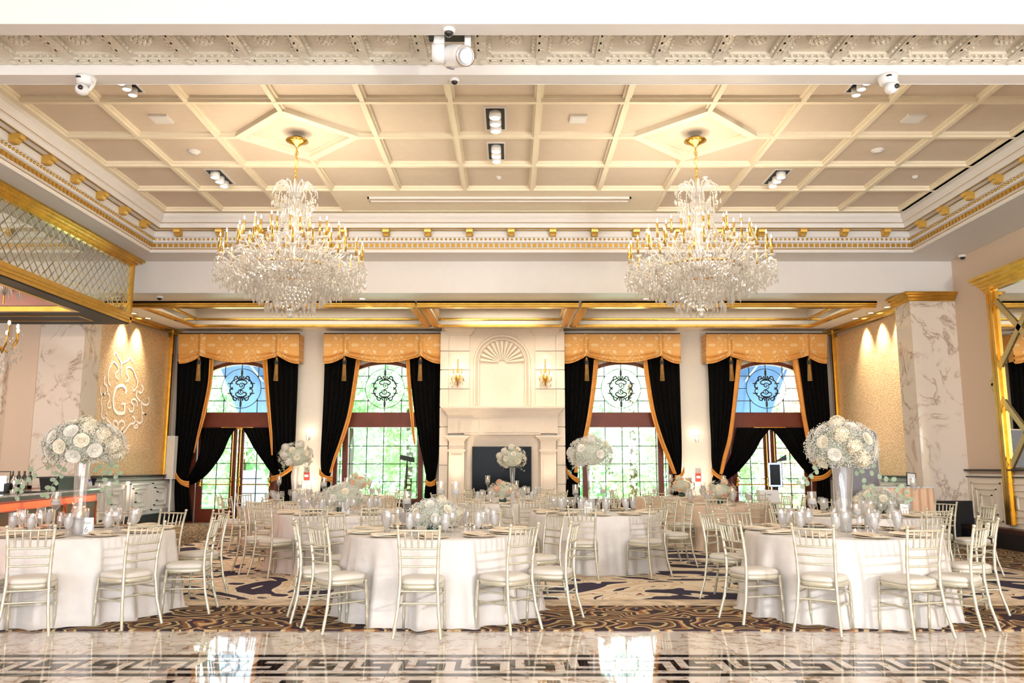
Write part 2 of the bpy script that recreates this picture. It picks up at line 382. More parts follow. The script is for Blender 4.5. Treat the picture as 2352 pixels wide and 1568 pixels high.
# --- floor: marble, carpet border, stripe, field
YE = 7.48
b = MB().box(XW, XR+.2, -8, YE, -.1, 0)
struct('floor', b, 'marblefloor')
y_s0 = atz(1176, 1393, 0)[1]; y_s1 = atz(1176, 1379, 0)[1]
struct('floor_carpet_border', MB().box(XW, XR+.2, YE, y_s0, -.1, .012).box(7.0, XR+.2, y_s0, 22.3, -.1, .012).box(XW, -6.0, y_s0+3, 22.3, -.1, .012), 'carpetb')
struct('floor_carpet_stripe', MB().box(XW, 7.0, y_s0, y_s1, -.1, .0125).box(6.75, 7.0, y_s1, 22.3, -.1, .0125), 'carpets')
struct('floor_carpet_field', MB().box(-6.0, 6.75, y_s1, 22.3, -.1, .012).box(XW, -6.0, y_s1, y_s0+3, -.1, .012), 'carpetf')
# dark greek key inlay in the marble
kb = MB()
def flat(x0, x1, y0, y1): kb.box(x0, x1, y0, y1, -.02, .0015)
def yf(p): return atz(1176, p, 0)[1]
flat(XW, XR, yf(1509), yf(1503.5)); flat(XW, XR, yf(1553), yf(1546.5))
za_, zb2 = yf(1515), yf(1539.5); U = .392
for k in range(-32, 24):
    x = k*U+.03
    for a, c, bands in ((0,.17,[(.82,1)]), (.17,.35,[(0,.62),(.82,1)]), (.35,.55,[(0,.15),(.37,.62),(.82,1)]), (.55,.72,[(0,.15),(.37,1)]), (.72,.9,[(0,.15)]), (.9,1,[(0,1)])):
        for v0, v1 in bands: flat(x+a*U, x+c*U, za_+(zb2-za_)*v1, za_+(zb2-za_)*v0)
yq = yf(1562)
for k in range(-14, 11): flat(k*.857-.68, k*.857-.53, yq-.22, yq)
struct('floor_inlay', kb, 'marbledark')
# --- outer walls, roof
struct('wall_right', MB().box(XR, XR+.2, -8, 22.3, 0, 6.6), 'wall'); struct('wall_alcove_mirror', MB().box(AR, XR, 16.86, 22, 0, soft(19)+.2), 'wall')
struct('wall_left', MB().box(XW-.2, XW, -8, 16.4, 0, 6.6), 'wall'); struct('wall_alcove_bar', MB().box(AL-.3, AL, 16.86, 22, 0, 5.4), 'wall')
struct('wall_bar_back', MB().box(XW, -9.395, 16.2, 16.4, 0, 5.4), 'wall')
struct('ceiling_roof_slab', MB().box(XW-.3, XR+.4, -8.3, 22.4, 6.62, 6.8), 'white')
b = MB()
b.box(XW, XR, -8.2, -8, 0, .7).box(XW, XR, -8.2, -8, 4.2, 6.6)
for i in range(6): b.box(XW+i*4.1, XW+i*4.1+1.0, -8.2, -8, .7, 4.2)
struct('wall_front', b, 'wall')
# back wall with four arched openings
WC = [-7.27, -3.40, 2.96, 6.87]; WW = 1.30; AZ = 4.26; AR_R = 1.75
def arch_z(dx): return AZ-AR_R+math.sqrt(max(0, AR_R**2-dx*dx))
b = MB()
edges = [-9.35]+[e for c in WC for e in (c-WW, c+WW)]+[9.1]
for i in range(0, len(edges), 2): b.box(edges[i], edges[i+1], YB, YB+.3, 0, 6.6)
for c in WC:
    n = 14
    for i in range(n):
        xa = -WW+2*WW*i/n; xb = -WW+2*WW*(i+1)/n
        za, zb = arch_z(xa), arch_z(xb)
        b.hexa([(c+xa,YB,za),(c+xb,YB,zb),(c+xb,YB+.3,zb),(c+xa,YB+.3,za),(c+xa,YB,6.6),(c+xb,YB,6.6),(c+xb,YB+.3,6.6),(c+xa,YB+.3,6.6)])
struct('wall_back', b, 'cream')
# --- ceiling: header, soffits, cornice, coffered tray
NY = atz(1176, 192, SZ)[1]; NY2 = atz(1176, 172, SZ)[1]; TZ = aty(1176, 149, NY2)[1]
B2f = atz(1176, 81, SZ)[1]; B2n = atz(1176, 55, SZ)[1]
TX0, TX1, TY0, TY1 = -7.0, 7.8, NY, 15.5
hb = MB().box(XBAR-.1, XR, HY, HY+.2, soft(HY), 6.62)
hb.box(XBAR, XR, TY1, HY, SZ, 6.62).box(XBAR, TX0, NY, TY1, SZ, 6.62).box(TX1, XR, NY, TY1, SZ, 6.62)
hb.box(XBAR, XR, NY2, NY, SZ, 6.62)
struct('ceiling_header', hb, 'white')
struct('ceiling_front_beam', MB().box(XW, XR, B2n, B2f, SZ, 6.62), 'white')
struct('ceiling_front', MB().box(XW, XR, -8, B2n, 6.22, 6.62), 'white')
struct('ceiling_bar_upper', MB().box(XW, XBAR-.15, B2f, 16.3, 5.62, 6.62), 'white')
def ring(mb, prof, x0, x1, y0, y1, mi=0, mis=None):
    vs = []
    for d, z in prof: vs += [(x0+d, y0+d, z), (x1-d, y0+d, z), (x1-d, y1-d, z), (x0+d, y1-d, z)]
    o = len(mb.v); mb.v += vs
    for i in range(len(prof)-1):
        for j in range(4):
            mb.f.append((o+i*4+j, o+i*4+(j+1) % 4, o+(i+1)*4+(j+1) % 4, o+(i+1)*4+j)); mb.m.append(mis[i] if mis else mi)
prof = [(.012,SZ-.004),(.012,SZ+.04),(.02,SZ+.055),(.02,SZ+.07),(.05,SZ+.08),(.05,SZ+.165),(.09,SZ+.18),(.09,SZ+.20),(.10,SZ+.265),(.12,SZ+.275),(.12,SZ+.40),(.29,SZ+.41),(.29,SZ+.42),(.30,SZ+.48),(.33,SZ+.495),(.33,SZ+.505),(.36,SZ+.56),(.39,SZ+.60),(.39,CZ+.095)]
mis = [0,0,1,0,0,0,0,0,0,0,0,0,0,0,1,0,0,0]
cm = MB(); ring(cm, prof, TX0, TX1, TY0, TY1, mis=mis)
ring(cm, [(.13,SZ+.39),(.13,SZ+.405),(.15,SZ+.405),(.15,SZ+.39)], TX0, TX1, TY0, TY1, 1); ring(cm, [(.255,SZ+.398),(.255,SZ+.41),(.275,SZ+.41),(.275,SZ+.398)], TX0, TX1, TY0, TY1, 1)
cornice = struct('trim_cornice', cm, ['white', 'gold'])
# gold dentils, beads as pattern inside one band; brackets one by one
dm = MB(); bm_ = MB()
def along(step, off):
    out = []
    for (ax, a, bb, fix, nx, ny) in (('x', TX0, TX1, TY1, 0, -1), ('y', TY0, TY1, TX0, 1, 0), ('y', TY0, TY1, TX1, -1, 0)):
        n = int((bb-a-2*off)/step)
        for i in range(n+1):
            t = (a+bb)/2+(i-n/2)*step
            out.append(((t, fix) if ax == 'x' else (fix, t), (nx, ny)))
    return out
for (x, y), (nx, ny) in along(.105, .06):
    w, d = .034, .028
    cx, cy = x+nx*.05, y+ny*.05
    dm.box(cx-(w if nx == 0 else 0)+min(0, nx*d), cx+(w if nx == 0 else 0)+max(0, nx*d), cy-(w if ny == 0 else 0)+min(0, ny*d), cy+(w if ny == 0 else 0)+max(0, ny*d), SZ+.09, SZ+.155)
for (x, y), (nx, ny) in along(.085, .1):
    bm_.ball((x+nx*.105, y+ny*.105, SZ+.235), .024, 6, 4)
stuff(dm.build('dentil_band', 'goldpaint', cornice)); stuff(bm_.build('bead_band', 'gold', cornice, True))
brk = None
def bracket_mesh():
    m = MB()
    m.prism([(0,.0),(.05,0),(.09,.02),(.12,.055),(.16,.06),(.17,.10),(.155,.13),(0,.13)], 'x', -.062, .062)
    m.tube([(-.066,.13,.085),(.066,.13,.085)], .03, 8).tube([(-.066,.035,.035),(.066,.035,.035)], .024, 8)
    m.box(-.045,.045,.05,.10,-.004,.02)
    return m
for (x, y), (nx, ny) in along(.80, .35):
    if ny == -1: rz = PI
    elif nx == 1: rz = -PI/2
    else: rz = PI/2
    if brk is None:
        brk = bracket_mesh().build('cornice_bracket', 'goldb', cornice); o = brk
    else:
        o = brk.copy(); C.objects.link(o); o.parent = cornice
    o.location = (x+nx*.12, y+ny*.12, SZ+.275); o.rotation_euler = (0,0,rz)
# coffered ceiling
struct('ceiling_panel', MB().box(TX0+.3, TX1-.3, TY0, TY1-.3, CZ+.078, CZ+.2), 'panel')
rb = MB(); RW = .032
RX0, RX1, RY0, RY1 = TX0+.38, TX1-.38, TY0+.38, TY1-.38
cxs = [GX-2.5*GS, GX+2.5*GS]; DD = .86
def rib(x0, x1, y0, y1):
    zo = 0 if x1-x0 > y1-y0 else .003
    rb.box(x0, x1, y0, y1, CZ+zo, CZ+.1)
    # stepped shoulder
    if x1-x0 > y1-y0: rb.box(x0, x1, y0-.03, y1+.03, CZ+.04, CZ+.1)
    else: rb.box(x0-.03, x1+.03, y0, y1, CZ+.044, CZ+.1)
for k in range(-7, 8):
    x = GX+(k+.5)*GS
    if not (RX0-.1 < x < RX1+.1): continue
    ymax = RY1
    if abs(x-GX) < 2.4*GS: ymax = GYC+2*GS
    if any(abs(x-c) < .01 for c in cxs):
        rib(x-RW, x+RW, RY0-.4, GYC-DD); rib(x-RW, x+RW, GYC+DD, RY1)
    else: rib(x-RW, x+RW, RY0-.4, ymax)
for k in range(-3, 4):
    y = GYC+k*GS
    if y < RY0-.3 or y > RY1: continue
    if k == 0:
        for a, c in ((RX0, cxs[0]-DD), (cxs[0]+DD, cxs[1]-DD), (cxs[1]+DD, RX1)): rib(a, c, y-RW, y+RW)
    else: rib(RX0, RX1, y-RW, y+RW)
rib(RX0, RX1, RY1-.1, RY1); rib(RX0, RX0+.1, RY0, RY1); rib(RX1-.1, RX1, RY0, RY1)
for c in cxs:
    P = [(c-DD, GYC), (c, GYC-DD), (c+DD, GYC), (c, GYC+DD)]
    for i in range(4):
        a, q = P[i], P[(i+1) % 4]
        dz = .0025*(i+1); rb.bar((a[0], a[1], CZ+.045+dz), (q[0], q[1], CZ+.045+dz), .12, .09)
        rb.bar((a[0]*.92+c*.08, a[1]*.92+GYC*.08, CZ+.075), (q[0]*.92+c*.08, q[1]*.92+GYC*.08, CZ+.078+.0015*i), .08, .03)
rb.box(cxs[0], cxs[1], GYC+2*GS, RY1, CZ+.01, CZ+.1)
struct('ceiling_ribs', rb, 'rib')
# slot diffuser in the far row
x0, y0 = atz(846, 457, CZ); x1, _ = atz(1448, 457, CZ)
d = thing('slot_diffuser', 'long white linear air slot in the flat ceiling strip before the far cornice', 'air vent', ((x0+x1)/2, y0, CZ))
w = (x1-x0)/2
MB().box(-w, w, -.1, -.07, -.03, .01).box(-w, w, .07, .1, -.03, .01).box(-w, -w+.03, -.1, .1, -.03, .01).box(w-.03, w, -.1, .1, -.03, .01).build('frame', 'white', d)
MB().box(-w+.03, w-.03, -.07, .07, -.006, .008).build('slot', 'panel', d)
# pressed tin strip between the two front beams
tb = MB().box(XW, XR, B2f, NY2, TZ+.05, TZ+.12)
tw = 144/1890*8.15
tcx = atz(1107, 141, TZ)[0]
yc = atz(1176, 91, TZ)[1]; ys = NY2
k0 = int((XW-tcx)/tw)
for k in range(k0, -k0+2):
    xl = tcx+k*tw; xr = xl+tw
    if xl > XR or xr < XBAR-.5: continue
    mw = (aty(985, 130, 8.0)[0] < (xl+xr)/2 < aty(1100, 130, 8.0)[0])
    tb.box(xl-.055, xl+.055, B2f, ys-.131, TZ-.001, TZ+.06)               # key band
    for q in range(5):                                             # its raised key pattern
        yy = B2f+.06+q*.14
        if yy < ys-.26: tb.box(xl-.035, xl+.02, yy, yy+.03, TZ-.006, TZ).box(xl-.035, xl-.018, yy, yy+.09, TZ-.006, TZ).box(xl+.012, xl+.035, yy+.03, yy+.12, TZ-.006, TZ)
    tb.box(xl+.0005, xr-.0005, ys-.13, ys-.002, TZ, TZ+.06)
    for q in range(4):
        xx = xl+.08+q*.115; tb.box(xx, xx+.08, ys-.10, ys-.085, TZ-.006, TZ).box(xx, xx+.016, ys-.10, ys-.03, TZ-.006, TZ).box(xx+.03, xx+.09, ys-.045, ys-.03, TZ-.006, TZ)
    tb.lathe([(.0,.01),(.045,-.004),(.03,-.014),(0,-.02)], 8, (xl, ys-.065, TZ))
    # stepped coffer frame and rosette
    tb.box(xl+.056, xl+.10, B2f, ys-.191, TZ+.02, TZ+.06).box(xr-.10, xr-.056, B2f, ys-.191, TZ+.02, TZ+.06).box(xl+.056, xr-.056, ys-.19, ys-.131, TZ+.021, TZ+.06)
    if not mw:
        for q in range(12):
            a = 2*PI*q/12; tb.ball((xl+tw/2+.09*math.cos(a), yc+.09*math.sin(a), TZ+.015), .03, 6, 4)
        for q in range(6):
            a = 2*PI*q/6; tb.ball((xl+tw/2+.045*math.cos(a), yc+.045*math.sin(a), TZ+.005), .028, 6, 4)
        tb.ball((xl+tw/2, yc, TZ-.005), .028, 6, 4)
    for q in range(9):
        yy = B2f+.03+q*.075
        if yy < ys-.2:
            tb.ball((xl+.085, yy, TZ+.018), .017, 5, 3).ball((xr-.085, yy, TZ+.018), .017, 5, 3)
    for q in range(6): tb.ball((xl+.14+q*.07, ys-.165, TZ+.018), .02, 5, 3)
struct('ceiling_tin_strip', tb, 'tin')
# --- back soffit with three gold edged trays
TR = [(-8.05, -2.22), (-1.84, 1.27), (1.68, 7.62)]; TYa, TYb = 17.35, 20.75
sb = MB()
def slab(x0, x1, y0, y1, up=.55):
    sb.hexa([(x0,y0,soft(y0)),(x1,y0,soft(y0)),(x1,y1,soft(y1)),(x0,y1,soft(y1)),(x0,y0,soft(y0)+up),(x1,y0,soft(y0)+up),(x1,y1,soft(y1)+up),(x0,y1,soft(y1)+up)])
slab(-9.2, 9, 16.26, TYa); slab(-9.2, 9, TYb, 22.0)
xs = [-9.2]+[v for t in TR for v in t]+[9.0]
for i in range(0, len(xs), 2): slab(xs[i], xs[i+1], TYa, TYb)
struct('ceiling_back_soffit', sb, 'cream')
for i, (x0, x1) in enumerate(TR):
    g = MB()
    def fr(a, c, y0, y1):
        for (za, zb, inset) in ((-.035, 0, 0), (-.055, -.03, .04)):
            X0, X1, Y0, Y1 = a+inset, c-inset, y0+inset, y1-inset
            g.hexa([(X0,Y0,soft(Y0)+za),(X1,Y0,soft(Y0)+za),(X1,Y1,soft(Y1)+za),(X0,Y1,soft(Y1)+za),(X0,Y0,soft(Y0)+zb),(X1,Y0,soft(Y0)+zb),(X1,Y1,soft(Y1)+zb),(X0,Y1,soft(Y1)+zb)])
    e = .17
    for dd, q0, q1 in ((.0,-.05,0),(.03,-.09,-.05),(.06,-.13,-.09)): g.box(x0-e, x1+e, TYa-e+dd, TYa+.02, soft(TYa)+q0, soft(TYa)+q1)
    fr(x0-e, x1+e, TYa-e, TYa+.02); fr(x0-e, x1+e, TYb-.02, TYb+e); fr(x0-e, x0+.02, TYa-e, TYb+e); fr(x1-.02, x1+e, TYa-e, TYb+e)
    t = thing('ceiling_tray_trim', ['gold and mirror trim of the long recessed tray on the bar side', 'gold and mirror trim of the short recessed tray before the chimney', 'gold and mirror trim of the long recessed tray on the marble column side'][i], 'ceiling trim')
    g.build('gold_frame', 'gold', t)
    mm = MB()
    for (a, c, y0, y1) in ((x0, x0+.012, TYa, TYb), (x1-.012, x1, TYa, TYb)):
        mm.box(a, c, y0, y1, soft(TYb)+.0, soft(TYb)+.14)
    mm.build('mirror_strip', 'mirror', t)
    g = MB(); zz = soft(TYb)+.14
    g.tube([(x0+.03, TYa+.03, zz), (x1-.03, TYa+.03, zz), (x1-.03, TYb-.03, zz), (x0+.03, TYb-.03, zz)], .03, 6, closed=True)
    g.build('inner_gold_rail', 'gold', t)
    # lit laylight with bronze bars
    top = soft(TYb)+.42
    s2 = MB().box(x0-.02, x1+.02, TYa-.02, TYb+.02, top, top+.05).box(x0-.04, x0+.006, TYa, TYb, soft(TYb)+.01, top).box(x1-.006, x1+.04, TYa, TYb, soft(TYb)+.01, top).box(x0, x1, TYb-.006, TYb+.04, soft(TYb)+.01, top)
    struct('ceiling_tray', s2, 'cream')
    ll = thing('ceiling_laylight', ['lit milk glass panel in bronze bars above the bar side tray', 'lit milk glass panel in bronze bars above the chimney tray', 'lit milk glass panel in bronze bars above the column side tray'][i], 'ceiling light')
    a, c = x0+.55, x1-.55
    if i == 1: a, c = x0+.15, x1-.15
    MB().box(a, c, TYa+.8, TYb-.25, top-.02, top-.01).build('diffuser', 'laylight' if 'laylight' in M else 'lamp', ll)
    g = MB(); nb = max(3, round((c-a)/.62))
    for q in range(nb+1): xx = a+(c-a)*q/nb; g.box(xx-.02, xx+.02, TYa+.8, TYb-.25, top-.04, top-.01)
    for q in range(4): yy = TYa+.8+(TYb-.25-TYa-.8)*q/3; g.box(a-.02, c+.02, yy-.025, yy+.025, top-.04, top-.01)
    g.build('bar_grid', 'bronze', ll)
# crown line along the alcove sides
for nm, xa, xb in (('trim_crown_bar_side', AL, AL+.16), ('trim_crown_column_side', AR-.16, AR)):
    g = MB()
    for (i0, i1, dz0, dz1) in ((0, .16, -.07, .0), (0, .10, -.14, -.07)):
        X0, X1 = (xa, xa+i1) if xa < 0 else (xb-i1, xb)
        g.hexa([(X0,17,soft(17)+dz0),(X1,17,soft(17)+dz0),(X1,22,soft(22)+dz0),(X0,22,soft(22)+dz0),(X0,17,soft(17)+dz1),(X1,17,soft(17)+dz1),(X1,22,soft(22)+dz1),(X0,22,soft(22)+dz1)])
    struct(nm, g, 'gold')
# --- alcove walls: gold mosaic panel, wainscot
def nested(mb, plane, sgn, a, c, z0, z1, th, k=3, flip=False):
    """concentric square mouldings on a wall; plane = x of wall, sgn = side it faces"""
    for q in range(k):
        i = q*.14*(c-a)+.05; j = q*.14*(z1-z0)+.05
        A, B, Z0, Z1 = a+i, c-i, z0+j, z1-j
        if B-A < .08 or Z1-Z0 < .06: break
        w = .026; X0, X1 = sorted((plane, plane+sgn*th))
        mb.box(X0, X1, A, B, Z0, Z0+w).box(X0, X1, A, B, Z1-w, Z1).box(X0, X1, A, A+w, Z0, Z1).box(X0, X1, B-w, B, Z0, Z1)
for side, X, sg in (('bar side', AL, 1), ('marble column side', AR, -1)):
    ya = 17.0; yb = 21.45; zt = soft(19)-.16
    o = MB().box(*sorted((X+sg*.002, X+sg*.03)), ya, yb, 1.24, zt).build('mosaic_panel', 'mosaic')
    tag(o, 'shimmering gold textured wall panel in the alcove on the '+side, 'wall panel')
    g = MB(); xx = sorted((X, X+sg*.09)); g.box(*xx, yb, yb+.16, 1.24, soft(21)).box(*sorted((X, X+sg*.12)), yb+.04, yb+.11, 1.24, soft(21))
    tag(g.build('gold_frame_post', 'gold'), 'upright gold frame edging the mosaic panel on the '+side, 'wall trim')
    w = MB().box(*sorted((X, X+sg*.12)), ya, 22, .30, 1.18)
    for q in range(4): nested(w, X+sg*.12, sg, ya+.1+q*1.2, ya+1.2+q*1.2, .34, 1.1, .045)
    struct('trim_wainscot_'+side.split()[0], w, 'white')
    struct('trim_cap_'+side.split()[0], MB().box(*sorted((X, X+sg*.2)), ya, 22, 1.18, 1.21).box(*sorted((X, X+sg*.16)), ya, 22, 1.11, 1.13).box(*sorted((X, X+sg*.22)), ya, 22, 1.235, 1.255), 'darkwood')
    struct('baseboard_'+side.split()[0], MB().box(*sorted((X, X+sg*.3)), ya, 22, 0, .24).box(*sorted((X, X+sg*.26)), ya, 22, .24, .30), 'black')
# right wall wainscot and plinth
w = MB().box(XR-.04, XR, 6, 16.2, .35, 1.3)
for q in range(9): nested(w, XR-.04, -1, 6.1+q*1.12, 7.15+q*1.12, .4, 1.2, .02)
struct('trim_wainscot_mirror', w, 'cream')
struct('trim_cap_mirror', MB().box(XR-.1, XR, 6, 16.2, 1.36, 1.39).box(XR-.07, XR, 6, 16.2, 1.24, 1.26), 'black')
pl = MB().box(XR-.30, XR, 6, 16.2, 0, .36, 0)
for q in range(9):
    pl.box(XR-.32, XR-.295, 6.15+q*1.12, 6.15+q*1.12+.9, .03, .29, 1)
struct('baseboard_mirror_side', pl, ['darkwood', 'black'])
# columns
for nm, x0, x1, side in (('bar', -9.39, -8.5, -1), ('mirror', 8.0, XR, 1)):
    c = MB().box(x0, x1, 16.2, 16.85, .79, soft(16.2)-.16)
    struct('column_marble_'+nm, c, 'marblecol')
    if side > 0:
        cap = MB()
        for d, z0, z1 in ((.02, -.17, -.13), (.06, -.13, -.07), (.12, -.07, -.03), (.16, -.03, 0)):
            cap.box(x0-d, x1, 16.2-d, 16.9, soft(16.2)+z0, soft(16.2)+z1)
        struct('trim_capital_'+nm, cap, 'gold')
    else:
        struct('trim_capital_'+nm, MB().box(x0, x1+.05, 16.15, 16.9, soft(16.2)-.17, soft(16.2)), 'gold')
    base = MB().box(x0-.06*(side > 0), x1, 16.1, 16.9, 0, .79, 0).box(x0-.02, x1-.05, 16.06, 16.1, .02, .79, 1)
    struct('column_base_'+nm, base, ['wood', 'black'])
struct('column_pilaster_bar', MB().box(-10.6, -9.95, 16.05, 16.2, 0, 4.25), 'marblecol')
# --- bar bay: bulkhead with diamond mirror, low black ceiling, rose tray
bk = MB().box(XBAR-.25, XBAR, 6.3, 16.25, 4.3, 5.62)
struct('ceiling_bulkhead', bk, 'cream')
t = thing('mirrored_bulkhead', 'diamond faceted mirror fascia in gold mouldings hanging over the bar', 'mirror')
MB().box(XBAR, XBAR+.02, 6.3, 16.12, 4.46, 5.44).build('mirror', 'diamond', t)
g = MB()
for d, z0, z1 in ((.05, 5.40, 5.44), (.12, 5.44, 5.47), (.20, 5.47, 5.50), (.26, 5.50, 5.54)): g.box(XBAR, XBAR+d, 6.3, 16.12+d*.4, z0, z1)
g.build('crown', 'gold', t)
g = MB()
for d, z0, z1 in ((.05, 4.44, 4.47), (.08, 4.38, 4.44), (.06, 4.33, 4.38), (.03, 4.27, 4.33)): g.box(XBAR-.02, XBAR+d, 6.3, 16.19, z0, z1)
g.box(XBAR, XBAR+.06, 16.12, 16.19, 4.27, 5.44)
g.build('lower_band', 'goldpaint', t)
ox0, ox1, oy0, oy1 = -11.3, -7.98, 7.2, 14.8
k = MB().box(XW, ox0, 6.3, 16.2, 4.25, 4.35).box(ox1, XBAR, 6.3, 16.2, 4.25, 4.35).box(ox0, ox1, 6.3, oy0, 4.25, 4.35).box(ox0, ox1, oy1, 16.2, 4.25, 4.35)
struct('ceiling_bar', k, 'black')
k = MB().box(ox0-.05, ox1+.05, oy0-.05, oy1+.05, 5.1, 5.15)
for (a, c, e, f) in ((ox0-.03, ox0, oy0, oy1), (ox1, ox1+.03, oy0, oy1), (ox0, ox1, oy0-.03, oy0), (ox0, ox1, oy1, oy1+.03)): k.box(a, c, e, f, 4.3, 5.1)
struct('ceiling_bar_tray', k, 'pink')
g = MB(); ring(g, [(0,4.24),(0,4.33),(.10,4.33),(.10,4.24),(0,4.24)], ox0-.06, ox1+.06, oy0-.06, oy1+.06)
ring(g, [(0,4.62),(.25,4.66),(.30,4.74),(.20,4.80),(0,4.80)], ox0, ox1, oy0, oy1)
ring(g, [(0,4.24),(0,4.26),(.04,4.26),(.04,4.24),(0,4.24)], ox0+.3, ox1-.15, oy1+.45, oy1+1.0)
struct('trim_bar_tray', g, 'gold')
# --- chimney breast
cx0 = aty(1013, 850, 21.3)[0]; cx1 = aty(1295, 850, 21.3)[0]; cm_ = (cx0+cx1)/2
ch = MB().box(cx0, cx1, 21.37, 22.05, 0, 5.07)
# rusticated side strips, course by course
zc_ = [aty(1176, p, 21.3)[1] for p in (760, 806, 849, 893, 935, 980, 1024, 1068, 1112)]+[0]
for i in range(len(zc_)-1):
    for a, c in ((cx0-.02, cx0+.20), (cx1-.20, cx1+.02)): ch.box(a, c, 21.3, 21.5, zc_[i+1]+.012, zc_[i]-.012)
    if i < 4:
        for a, c in ((cx0+.205, cx0+.74), (cx1-.74, cx1-.205)): ch.box(a, c, 21.31, 21.5, zc_[i+1]+.010, zc_[i]-.010)
for a, c in ((cx0+.17, cx0+.77), (cx1-.77, cx1-.17)):     # small caps under the ceiling
    for d, z0, z1 in ((.02, 4.86, 4.92), (.06, 4.92, 4.98), (.1, 4.98, 5.06)): ch.box(a-d, c+d, 21.3-d, 21.5, z0, z1)
# arched niche with shell
zs = aty(1153, 832, 21.3)[1]; zb = aty(1153, 930, 21.3)[1]; Ro = (aty(1216, 832, 21.3)[0]-aty(1091, 832, 21.3)[0])/2; xm = aty(1153, 832, 21.3)[0]
for R, r, dd in ((Ro, .035, .03), (Ro-.10, .022, .02)):
    pts = [(xm-R, 21.33, zb)]+[(xm-R*math.cos(PI*i/24), 21.33, zs+R*math.sin(PI*i/24)) for i in range(25)]+[(xm+R, 21.33, zb)]
    ch.tube(pts, r, 6)
for i in range(13):
    a = PI*(i+.5)/13; R = Ro-.14
    ch.tube([(xm+.10*math.cos(a), 21.335, zs+.08*math.sin(a)), (xm+.5*R*math.cos(a), 21.33, zs+.5*R*math.sin(a)), (xm+R*math.cos(a), 21.33, zs+R*math.sin(a))], [.012, .028, .052], 6)
# mantel shelf crown
zm = aty(1176, 958, 21.3)[1]; a0 = aty(1030, 950, 21.3)[0]; a1 = aty(1280, 950, 21.3)[0]
for d, z0, z1 in ((.02, 0, .05), (.05, .05, .09), (.08, .09, .13), (.13, .13, .17), (.19, .17, .21), (.24, .21, .26)): ch.box(a0-d*.7, a1+d*.7, 21.16-d, 21.5, zm+z0, zm+z1)
ch.box(a0, a1, 21.16, 21.5, aty(1176, 995, 21.2)[1], zm)
for p0, p1 in ((1040, 1052), (1056, 1100), (1110, 1145), (1150, 1196), (1204, 1240), (1252, 1264)): pxbox(ch, p0, p1, 964, 992, 21.14, 21.2)
# pilasters with capitals
for p0, p1 in ((1030, 1066), (1242, 1278)):
    x0, x1, z0, z1 = pxbox(ch, p0, p1, 1000, 1190, 21.12, 21.5)
    for d, u0, u1 in ((.03, -.13, -.09), (.08, -.09, -.04), (.13, -.04, 0)): ch.box(x0-d, x1+d, 21.12-d, 21.4, z1+u0, z1+u1)
    zz = aty(1176, 1034, 21.12)[1]; ch.box(x0-.03, x1+.03, 21.08, 21.3, zz-.03, zz+.02); ch.box(x0+.07, x1-.07, 21.1, 21.2, .2, zz-.12)
pxbox(ch, 1066, 1242, 995, 998, 21.16, 21.4)
struct('wall_chimney_breast', ch, 'stone')
# --- pillars between the windows get soft uplight; wall behind dark wood below the windows
struct('trim_window_skirt', MB().box(WC[1]-1.35, WC[1]+1.35, 21.93, YB, 0, .56).box(WC[2]-1.35, WC[2]+1.35, 21.93, YB, 0, .56), 'darkwood')
